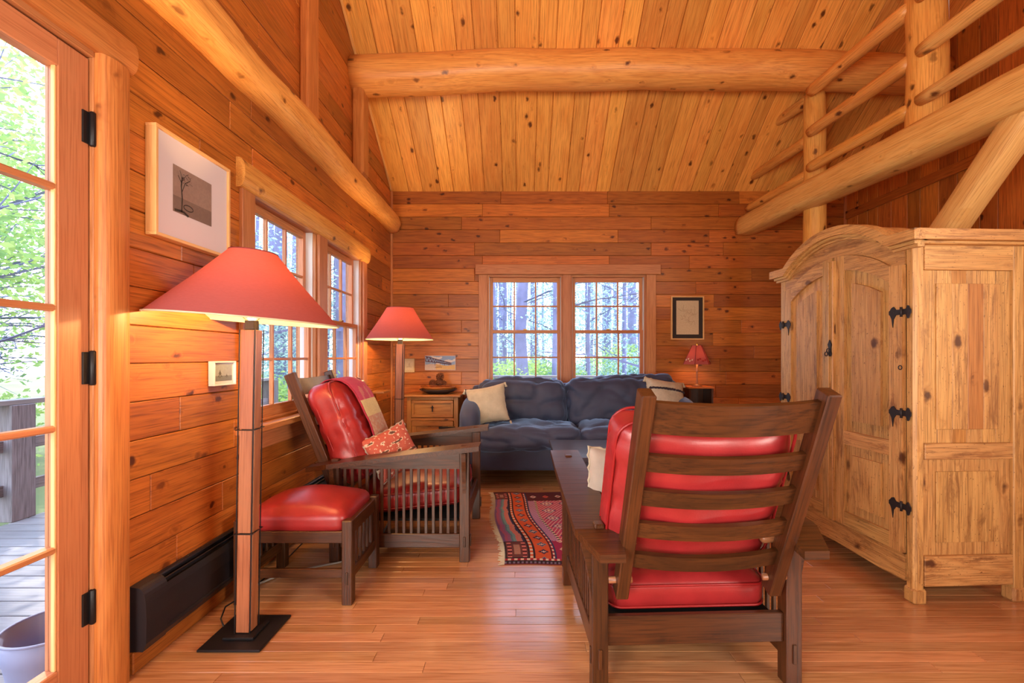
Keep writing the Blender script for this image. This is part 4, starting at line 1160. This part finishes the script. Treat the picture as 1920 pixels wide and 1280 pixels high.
# left wall: x right in the picture is +Y, so z = x cross y points to +X
r1, p1, T1 = frame_pic('framed_print', mlw(2.016, 1.90), .46, .44, .013, .045, M_['frameW'], 'large square framed print of a lakeside tree, pale wood frame', .1, M_['mat'], (.236, .196, -.013, .002))
paint(p1, lambda c: tuple(v*(1.0-.35*(c.y < -.03)-.15*noise.noise(Vector((c.x*8, c.y*20, 1)))) for v in srgb(148, 124, 112)[:3])+(1,))
lines = [([(-.07, -.09), (-.066, -.03), (-.072, .02), (-.066, .06)], .006), ([(-.066, .0), (-.05, .04), (-.02, .06)], .003), ([(-.068, .03), (-.09, .06)], .003),
         ([(-.066, .045), (-.045, .075), (-.03, .085)], .002), ([(-.066, .05), (-.08, .085)], .002), ([(-.05, .04), (-.03, .035)], .002), ([(-.11, -.09), (-.06, -.085), (-.03, -.097)], .01)]
lines.append(([(-.03+.028*math.cos(a), -.062+.012*math.sin(a)) for a in [2*PI*k/20 for k in range(21)]], .004))
for k in range(26):
    a = R.uniform(0, 2*PI); q_ = R.uniform(.01, .035); c_ = (-.045+q_*math.cos(a), .055+q_*math.sin(a)*.7); lines.append(([c_, (c_[0]+R.uniform(-.012, .012), c_[1]+R.uniform(-.008, .012))], .0015))
ribbon('ink_drawing', r1, T1, lines, .003, M_['ink'])
r2, p2_, T2 = frame_pic('framed_photo', mlw(2.23, 1.118), .166, .118, .008, .032, M_['white'], 'small white-framed grey landscape beside the window on the left wall', .02, M_['mat'], (.125, .080, 0, .002))
paint(p2_, lambda c: srgb(150, 156, 160) if c.y > -.015 else srgb(112, 118, 122))
ribbon('ink_drawing', r2, T2, [([(-.03, -.025), (-.03, .015)], .003), ([(-.045, -.02), (-.03, .0), (-.016, -.02)], .003), ([(-.04, -.005), (-.03, .008), (-.021, -.005)], .003), ([(.02, -.025), (.02, -.005)], .002), ([(.012, -.02), (.02, -.01), (.028, -.02)], .002)], .003, M_['ink'])
r3, p3, T3 = frame_pic('framed_drawing', mlb((1288-975)/164, 1.2+72/164), .375, .495, .014, .025, M_['goldw'] if 'goldw' in M_ else M_['frameW'], 'gilt-framed line drawing with dark mat right of the back windows', .04, M_['ink'], (.255, .385, 0, .004))
paint(p3, lambda c: srgb(206, 186, 150))
sk = []
cur = Vector((-.01, -.02))
for s in range(30):
    L = []; a = R.uniform(0, 6.28); p = Vector((R.uniform(-.06, .08), R.uniform(-.08, .09)))
    for k in range(8):
        a += R.uniform(-.8, .8); p = p+Vector((math.cos(a), math.sin(a)))*.009; L.append((max(-.11, min(.11, p.x)), max(-.17, min(.17, p.y))))
    sk.append((L, .0018))
ribbon('ink_drawing', r3, T3, sk, .002, M_['ink2'])
r4, p4, T4 = frame_pic('small_drawing', mlb((767.5-975)/164, 1.2-17/164), .135, .165, .006, .015, M_['chest'], 'tiny cream sketch in a thin frame behind the far floor lamp', .02, M_['paper'], (.09, .10, 0, 0))
paint(p4, lambda c: srgb(222, 208, 178))
ribbon('ink_drawing', r4, T4, [([(-.03, -.01), (.03, -.012)], .002), ([(-.005, -.01), (0, .025), (.01, -.01)], .002), ([(-.035, -.02), (.035, -.022)], .0015)], .002, M_['ink2'])
bm = mlb((826-975)/164, 1.2-12/164)
r5 = root('bridge_picture', bm.translation, 'unframed oblong picture of a steel bridge over sand above the chest', 'picture')
V, Fc = cbox(.175, .082, .008, .001); add('canvas', V, Fc, M_['mat'], r5, bm @ Matrix.Translation((0, 0, .010)))
V, Fc = grid(.34, .155, 60, 40); cv = add('print', V, Fc, M_['print'], r5, bm @ Matrix.Translation((0, 0, .0192)))
def brid(c):
    if c.y < -.02-.01*math.sin(c.x*20): return srgb(214, 176, 120) if c.x > -.05 else srgb(196, 182, 176)
    return srgb(150, 180, 214) if noise.noise(Vector((c.x*16, c.y*26, 2))) < .2 else srgb(232, 226, 220)
paint(cv, brid)
TB = bm @ Matrix.Translation((0, 0, .0194)); top = lambda x: .074-(x+.17)*.26; bot = lambda x: .02-(x+.17)*.13
L = [([(-.17, top(-.17)), (.13, top(.13))], .008), ([(-.17, bot(-.17)), (.13, bot(.13))], .008)]
x = -.17; w_ = .04
while x < .12:
    L.append(([(x, bot(x)), (x+w_/2, top(x+w_/2)), (x+w_, bot(x+w_))], .006*w_/.04+.001)); x += w_; w_ *= .88
for x in (-.06, .0, .05, .1): L.append(([(x, bot(x)), (x, -.03)], .004))
L.append(([(-.06, -.055), (0, -.045), (.02, -.05)], .005))
ribbon('ink_drawing', r5, TB, L, .004, plain('bridge_red', srgb(92, 44, 52), .9))

# ------------------------------------------------------------------ armoire (local: y along its doors away from the camera, x into its depth)
ar = lroot('armoire', (1.905, 2.195, 0), math.radians(2.7), 'tall antique pine armoire with arched cornice and two panelled doors', 'armoire')
A_ = M_['armoire']; AW, AD = 1.045, .56
pw = .055
for (x, y, nm) in ((0, 0, 1), (0, AW-pw, 0), (AD-pw, 0, 0), (AD-pw, AW-pw, 0)):
    box('corner_post', ar, (x, y, 0), (x+pw, y+pw, 1.75), A_, .012 if nm else .005)
    box('foot', ar, (x-.006, y-.006, 0), (x+pw+.006, y+pw+.006, .075), A_, .010)
# near side (faces the camera, local y = 0)
def side(y0, s):
    ya, yb = (y0, y0+.028) if s > 0 else (y0-.028, y0)
    box('side_rail', ar, (pw, ya, 1.62), (AD-pw, yb, 1.75), A_); box('side_rail', ar, (pw, ya, .700), (AD-pw, yb, .778), A_)
    box('side_rail', ar, (pw, ya, .085), (AD-pw, yb, .232), A_)
    inn = ya+.012*s if s > 0 else yb-.012-.012
    cols = 6
    for k in range(cols):
        x0 = pw+(AD-2*pw)*k/cols; x1 = pw+(AD-2*pw)*(k+1)/cols
        box('side_board', ar, (x0+.0005, y0+.014*s, .778), (x1-.0005, y0+.026*s, 1.62), A_ if k != 2 else M_['chest'], .0012)
    box('side_board', ar, (pw, y0+.014*s, .232), (AD-pw, y0+.026*s, .700), A_, .0012)
    for k in range(4):
        x0 = pw+.065+(AD-2*pw-.13)*k/4; x1 = x0+(AD-2*pw-.13)/4
        box('raised_field', ar, (x0+.0004, y0+.006*s, .845), (x1-.0004, y0+.014*s, 1.555), (A_, A_, M_['chest'], A_)[k], .002)
    box('raised_field', ar, (pw+.065, y0+.006*s, .295), (AD-pw-.065, y0+.014*s, .640), A_, .003)
side(0.003, 1); side(AW-.003, -1)
box('back_panel', ar, (AD-.02, pw, .09), (AD-.005, AW-pw, 1.75), A_)
box('bottom_panel', ar, (.02, pw, .20), (AD-.02, AW-pw, .22), A_); box('top_panel', ar, (.02, .02, 1.745), (AD-.02, AW-.02, 1.757), A_)
# plinth rail with a shallow curve, front stiles
FM = basis((.0, 0, 0), (0, 1, 0), (0, 0, 1))      # plane coordinates (local y, z); normal +x
prism('plinth_rail', ar, [(pw, .092), (.20, .088), (.52, .10), (.85, .088), (AW-pw, .092), (AW-pw, .222), (pw, .222)], FM, .026, A_)
cxm = AW/2
def arc(y, half, rise, z0):
    d = abs(y-cxm)
    if d >= half: return z0
    Rr = (half*half+rise*rise)/(2*rise); return z0+math.sqrt(max(0, Rr*Rr-d*d))-(Rr-rise)
def arcpts(y0, y1, half, rise, z0, n=24, off=0):
    ys = sorted(set([y0, y1]+[max(y0, min(y1, cxm-half)), max(y0, min(y1, cxm+half))]+[y0+(y1-y0)*k/n for k in range(n+1)]))
    return [(y, arc(y, half, rise, z0)+off) for y in ys]
dtop = lambda y0, y1, o=0: arcpts(y0, y1, .40, .135, 1.655, 22, o)
ctop = lambda y0, y1, o=0: arcpts(y0, y1, .42, .155, 1.742, 30, o)
prism('frieze', ar, dtop(pw, AW-pw)+ctop(pw, AW-pw)[::-1], FM, .024, A_)
# cornice: stepped moulding following the arch, then straight along both sides
for (nm, o, x0, x1, hgt) in (('cornice', .012, -.052, .03, .052), ('cornice_bead', -.004, -.030, .02, .016), ('cornice_fillet', -.018, -.014, .02, .014)):
    lo = ctop(-.052 if o > 0 else -.03, AW+(.052 if o > 0 else .03), o); hi = [(y, z+hgt) for y, z in lo]
    prism(nm, ar, lo+hi[::-1], basis((x0, 0, 0), (0, 1, 0), (0, 0, 1)), x1-x0, A_)
for (ya, yb, yc, yd) in ((-.052, .03, -.03, .02), (AW-.03, AW+.052, AW-.02, AW+.03)):
    box('side_cornice', ar, (.0, ya, 1.754), (AD+.05, yb, 1.806), A_, .002)
    box('side_cornice_bead', ar, (.0, yc, 1.738), (AD+.03, yd, 1.754), A_, .004)
box('roof_board', ar, (.03, .02, 1.757), (AD+.03, AW-.02, 1.80), A_, .003)
prism('arch_roof', ar, [(cxm-.40, 1.79)]+[(y, z+.05) for y, z in ctop(cxm-.40, cxm+.40)]+[(cxm+.40, 1.79)], basis((.03, 0, 0), (0, 1, 0), (0, 0, 1)), AD*.35, A_)
def adoor(ya, yb, hinge_y, sgn):
    s = .075
    # frame of the leaf: one continuous shape with two openings -> stiles and rails joined by their outlines
    xf = -.012; T = .022
    FMx = basis((xf, 0, 0), (0, 1, 0), (0, 0, 1))
    d = vprism('door', ar, [(ya, .228), (ya+s, .228), (ya+s, arc(ya+s, .40, .135, 1.655)-.002)]+[(ya, arc(ya, .40, .135, 1.655)-.002)], xf, T, A_)
    vprism('stile', d, [(yb-s, .228), (yb, .228), (yb, arc(yb, .40, .135, 1.655)-.002), (yb-s, arc(yb-s, .40, .135, 1.655)-.002)], xf, T, A_)
    prism('rail', d, [(ya+s, .228), (yb-s, .228), (yb-s, .306), (ya+s, .306)], FMx, T, A_)
    prism('rail', d, [(ya+s, .694), (yb-s, .694), (yb-s, .772), (ya+s, .772)], FMx, T, A_)
    up = [p for p in dtop(ya+s, yb-s, -.002)]
    prism('arched_rail', d, [(y, z-.085) for y, z in up]+up[::-1], FMx, T, A_)
    # panels set back, raised fields proud of them
    P = basis((.002, 0, 0), (0, 1, 0), (0, 0, 1)); Q = basis((-.005, 0, 0), (0, 1, 0), (0, 0, 1))
    vprism('panel', d, [(ya+s, .772), (yb-s, .772)]+[(y, z-.08) for y, z in up][::-1], .005, .008, A_)
    m = .055; inner = [(y, z-.16) for y, z in up if ya+s+m <= y <= yb-s-m]
    vprism('raised_field', d, [(ya+s+m, .835), (yb-s-m, .835)]+inner[::-1], -.010, .014, A_)
    vprism('panel', d, [(ya+s, .306), (yb-s, .306), (yb-s, .694), (ya+s, .694)], .005, .008, A_)
    vprism('raised_field', d, [(ya+s+m, .36), (yb-s-m, .36), (yb-s-m, .64), (ya+s+m, .64)], -.010, .014, A_)
    for z in (1.42, .92, .46):
        # butterfly plate each side of the knuckle
        def plate(a, w):
            pts = [(0, .016), (.25, .013), (.45, .014), (.62, .030), (.78, .026), (.90, .014), (1.0, .008), (1.0, -.008), (.90, -.014), (.80, -.030), (.70, -.075 if a > 0 else -.034), (.62, -.034), (.45, -.014), (.25, -.013), (0, -.016)]
            return [(hinge_y+sgn*a*w*p, z+q_) for p, q_ in pts]
        h = prism('hinge', d, plate(1, .075), basis((-.0155, 0, 0), (0, 1, 0), (0, 0, 1)), .0035, M_['iron'])
        prism('hinge_plate', h, plate(-1, .050), basis((-.0155, 0, 0), (0, 1, 0), (0, 0, 1)), .0035, M_['iron'])
        tube('hinge_knuckle', h, [(-.018, hinge_y, z-.024), (-.018, hinge_y, z+.024)], .006, M_['iron'], 10)
    return d
d1 = adoor(pw+.002, cxm-.012, pw+.0, 1)
d2 = adoor(cxm+.012, AW-pw-.002, AW-pw, -1)
vprism('centre_moulding', ar, [(cxm-.022, .228), (cxm+.022, .228), (cxm+.022, 1.765), (cxm-.022, 1.765)], -.022, .016, A_)
for o_ in (-.018, .018): box('centre_bead', ar, (-.030, cxm+o_-.004, .228), (-.020, cxm+o_+.004, 1.765), A_, .003)
prism('escutcheon', ar, [(cxm-.012, 1.22), (cxm-.004, 1.20), (cxm+.004, 1.20), (cxm+.012, 1.22), (cxm+.008, 1.25), (cxm+.016, 1.27), (cxm, 1.30), (cxm-.016, 1.27), (cxm-.008, 1.25)], basis((-.034, 0, 0), (0, 1, 0), (0, 0, 1)), .004, M_['iron'])
for (a, b, s) in ((-.016, 1.215, .012), (.016, 1.215, .012), (0, 1.235, .012)):
    tube('key_ring', ar, [(-.042, cxm+a+s*math.cos(t_), b+s*math.sin(t_)) for t_ in [2*PI*k/14 for k in range(14)]], .0028, M_['iron'], 6, True)
tube('hook_ring', d1, [(-.020, pw+.004+.010*math.cos(t_), 1.145+.010*math.sin(t_)) for t_ in [2*PI*k/14 for k in range(14)]], .0024, M_['iron'], 6, True)

# ------------------------------------------------------------------ outdoors
gr = add('ground', *grid(90, 70, 40, 30, lambda x, y: -.75+.5*noise.noise(Vector((x*.12, y*.12, 0)))), M_['soil'], None, Matrix.Translation((-2, 22, 0))); gr['kind'] = 'structure'
gr2 = add('lawn', *grid(22, 22, 10, 10), M_['soil'], None, Matrix.Translation((-13, -1, -.8))); gr2['kind'] = 'structure'
dk = root('deck', (-2.9, 3, -.12), 'weathered grey plank deck outside the glazed door', 'deck')
y = -.5
while y < 7.6:
    bar('deck_board', dk, (-1.66, y+.07, -.135), (-4.05, y+.07, -.135), .129, .028, M_['deck'], (0, 0, 1), .003); y += .141
x = -1.5
while x < 4.2:
    bar('deck_board', dk, (x+.07, 5.42, -.135), (x+.07, 8.4, -.135), .134, .028, M_['deck'], (0, 0, 1), .003); x += .141
def rail_run(A, B, label):
    r_ = root('deck_railing', A, label, 'railing'); A, B = Vector(A), Vector(B)
    bar('top_rail', r_, A+Vector((0, 0, .95)), B+Vector((0, 0, .95)), .14, .04, M_['deck'], (0, 0, 1)); bar('lower_rail', r_, A+Vector((0, 0, .60)), B+Vector((0, 0, .60)), .04, .09, M_['rail'], (0, 0, 1))
    bar('lower_rail', r_, A+Vector((0, 0, .25)), B+Vector((0, 0, .25)), .04, .09, M_['rail'], (0, 0, 1))
    n = max(2, round((B-A).length/1.9))
    for k in range(n+1):
        p = A.lerp(B, k/n); box('post', r_, (p.x-.09, p.y-.09, -.12), (p.x+.09, p.y+.09, .81), M_['rail'], .004)
rail_run((-4.12, -.1, -.12), (-4.12, 7.5, -.12), 'grey wooden deck railing beyond the left windows')
rail_run((-1.4, 8.4, -.12), (4.2, 8.4, -.12), 'wooden deck railing behind the sofa windows')
pt = root('planter', (-1.80, 1.76, -.12), 'blue-grey plastic planter on the deck outside the door', 'planter')
PM = Matrix.Translation((-1.80, 1.76, -.121))
lathe('pot', pt, [(.0, .01), (.108, .01), (.112, .03), (.138, .19), (.143, .20), (.155, .285), (.148, .285), (.132, .19), (.10, .03), (0, .03)], M_['pot'], PM, 40)
tube('rim', pt, [PM @ Vector((.152*math.cos(a), .152*math.sin(a), .286)) for a in [2*PI*k/40 for k in range(40)]], .005, M_['pot'], 8, True)
ev = box('sun_blocker_left', None, (XL-1.45, -3, 3.35), (XL-.16, 9, 3.45), M_['ceil']); ev['kind'] = 'structure'  # unseen overhang, added to keep sun out of the left windows
ev2 = box('sun_blocker_back', None, (XL-.1, YB+.28, 2.98), (XR+.3, YB+1.2, 3.04), M_['ceil']); ev2['kind'] = 'structure'  # unseen overhang, added to keep sun off the back windows

def leaf_mesh(nm, n, sx, sy, sz, ls, mat, clumps=18, seed=1):
    rr = random.Random(seed); V = []; Fc = []; cl = []
    for _ in range(clumps):
        while True:
            p = Vector((rr.uniform(-1, 1), rr.uniform(-1, 1), rr.uniform(-1, 1)))
            if p.length < 1: break
        cl.append(p)
    for _ in range(n):
        c = rr.choice(cl); p = c+Vector((rr.gauss(0, .2), rr.gauss(0, .2), rr.gauss(0, .14)))
        p = Vector((p.x*sx, p.y*sy, p.z*sz)); a = Vector((rr.uniform(-1, 1), rr.uniform(-1, 1), rr.uniform(-.5, .5))).normalized()
        b = a.cross(Vector((rr.uniform(-1, 1), rr.uniform(-1, 1), rr.uniform(-1, 1)))).normalized(); s = ls*rr.uniform(.6, 1.3); k = len(V)
        V += [p-a*s, p-b*s*.55, p+a*s, p+b*s*.55]; Fc.append([k, k+1, k+2, k+3])
    me = bpy.data.meshes.new(nm); me.from_pydata([tuple(v) for v in V], [], Fc); me.materials.append(mat); me.update(); return me
def branch_mesh(nm, seed, reach=1.6, mat=None):
    rr = random.Random(seed); parts = []
    P = [Vector((0, 0, 0))]; d = Vector((1, 0, .25))
    for k in range(6): d = (d+Vector((0, rr.uniform(-.3, .3), rr.uniform(-.25, .25)))).normalized(); P.append(P[-1]+d*reach/6)
    def tb(P, r0):
        rings = []
        for i, p in enumerate(P):
            t = (P[min(i+1, len(P)-1)]-P[max(i-1, 0)]).normalized(); u = t.cross(Vector((0, .3, 1))).normalized(); v = t.cross(u); r = r0*(1-.8*i/(len(P)-1))
            rings.append([p+(u*math.cos(a)+v*math.sin(a))*r for a in (0, 2.1, 4.2)])
        return ring_mesh(rings)
    parts.append(tb(P, .022))
    for i in range(1, 7):
        for _ in range(2):
            q = (d+Vector((rr.uniform(-.5, .8), rr.uniform(-1, 1), rr.uniform(-.8, .8)))).normalized(); L = rr.uniform(.3, .7)
            parts.append(tb([P[i], P[i]+q*L*.5+Vector((0, 0, rr.uniform(-.06, .06))), P[i]+q*L], .008))
    V, Fc = merge(parts); me = bpy.data.meshes.new(nm); me.from_pydata([tuple(v) for v in V], [], Fc); me.materials.append(mat or M_['bark']); me.update(); return me
LV = [leaf_mesh('foliage', 1500, 1.5, 1.5, 1.9, .055, M_['leaf'], 26, s) for s in (1, 2)]
LP = [leaf_mesh('foliage', 1600, 1.2, 1.2, 2.2, .05, M_['leaf2'], 26, s) for s in (3, 4)]
BU = [leaf_mesh('foliage', 2600, 1.3, 1.3, .8, .045, m, 30, s) for m, s in ((M_['leaf'], 5), (M_['leaf2'], 6), (M_['leaf2'], 7))]
BR = [branch_mesh('branch', s) for s in range(4)]
def trunk_mesh(seed):
    rr = random.Random(seed); rings = []; H = 12.0; n = 9; off = Vector()
    for i in range(n+1):
        z = H*i/n; off += Vector((rr.uniform(-.07, .07), rr.uniform(-.07, .07), 0)); r = 1.0*(1-.5*i/n)
        rings.append([Vector((r*math.cos(a)*.13, r*math.sin(a)*.13, z))+off for a in [2*PI*k/9 for k in range(9)]])
    V, Fc = ring_mesh(rings); me = bpy.data.meshes.new('trunk'); me.from_pydata([tuple(v) for v in V], [], Fc); me.materials.append(M_['bark'])
    me.polygons.foreach_set('use_smooth', [True]*len(me.polygons)); me.update(); return me
TR = [trunk_mesh(s) for s in range(5)]
def tree(x, y, s, label, group, fol, nb=4, fz=3.0, fs=1.0):
    o = bpy.data.objects.new('tree', None); COL.objects.link(o); o.location = (x, y, -.9); o.rotation_euler = (0, 0, R.uniform(0, 6.28)); props(o, label, 'tree', group)
    t = bpy.data.objects.new('trunk', R.choice(TR)); COL.objects.link(t); t.parent = o; t.scale = (s, s, 1)
    for k in range(nb):
        b = bpy.data.objects.new('branch', R.choice(BR)); COL.objects.link(b); b.parent = o
        b.location = (0, 0, R.uniform(1.6, 5.5)); b.rotation_euler = (R.uniform(-.4, .4), R.uniform(-.5, .3), R.uniform(0, 6.28)); b.scale = (R.uniform(.8, 1.5),)*3
    if fol:
        f = bpy.data.objects.new('foliage', R.choice(fol)); COL.objects.link(f); f.parent = o; f['kind'] = 'stuff'
        f.location = (R.uniform(-.4, .4), R.uniform(-.4, .4), fz+R.uniform(-.6, .8)); f.scale = (fs,)*3; f.rotation_euler = (0, 0, R.uniform(0, 6))
def bush(x, y, z, s, label, group, mesh):
    o = bpy.data.objects.new('bush', None); COL.objects.link(o); o.location = (x, y, -.8); props(o, label, 'bush', group)
    f = bpy.data.objects.new('foliage', mesh); COL.objects.link(f); f.parent = o; f['kind'] = 'stuff'; f.scale = (s,)*3; f.location = (0, 0, z+.8); f.rotation_euler = (0, 0, R.uniform(0, 6))
    b = bpy.data.objects.new('branch', R.choice(BR)); COL.objects.link(b); b.parent = o; b.rotation_euler = (0, -1.2, R.uniform(0, 6))
for i in range(64):
    y = 10+22*(i/64)**.8+R.uniform(-.5, .5); x = R.uniform(-.16*y, .36*y)
    tree(x, y, R.choice([.35, .5, .7, .9, 1.3]), 'tall straight forest tree seen through the back windows', 'forest trees behind the back windows', LP if i % 3 == 0 else None, 3, 4.2, 1.0)
for i in range(14):
    y = R.uniform(9.6, 17); bush(-.14*y+.5*y*(i/14)+R.uniform(-.4, .4), y, R.uniform(-.3, .5)+(.5 if y > 13 else 0), R.uniform(.8, 1.2), 'pale leafy bush seen through the back windows', 'bushes behind the back windows', BU[1+i % 2] if i % 3 else BU[0])
for i in range(30):
    y = 9+15*(i/30)+R.uniform(-.5, .5); a = R.uniform(-.70, -.30)
    tree(a*y-.8, y, R.uniform(.5, 1.3), 'slender forest tree seen through the side windows', 'forest trees beyond the side windows', LP if i % 3 else None, 3, 3.0, 1.0)
for i in range(9):
    y = R.uniform(8.5, 13); bush((-.68+.36*i/9)*y-.8, y, R.uniform(-.4, .3), R.uniform(.8, 1.1), 'yellow-green bush below the side windows', 'bushes beyond the side windows', BU[0])
for i in range(26):
    y = 4.0+10*(i/26); a = R.uniform(-1.45, -1.0)
    tree(a*y-1.2, y, R.uniform(.45, .95), 'young leafy tree seen through the door glass', 'trees beyond the glazed door', LV, 7, 3.2+1.6*(i % 3), 1.0)
for i in range(8):
    y = R.uniform(4.6, 9); bush((-1.30+.24*i/8)*y-1.4, y, R.uniform(-.2, .5), R.uniform(.7, 1.0), 'bright green bush beyond the deck rail by the door', 'bushes beyond the glazed door', BU[0])
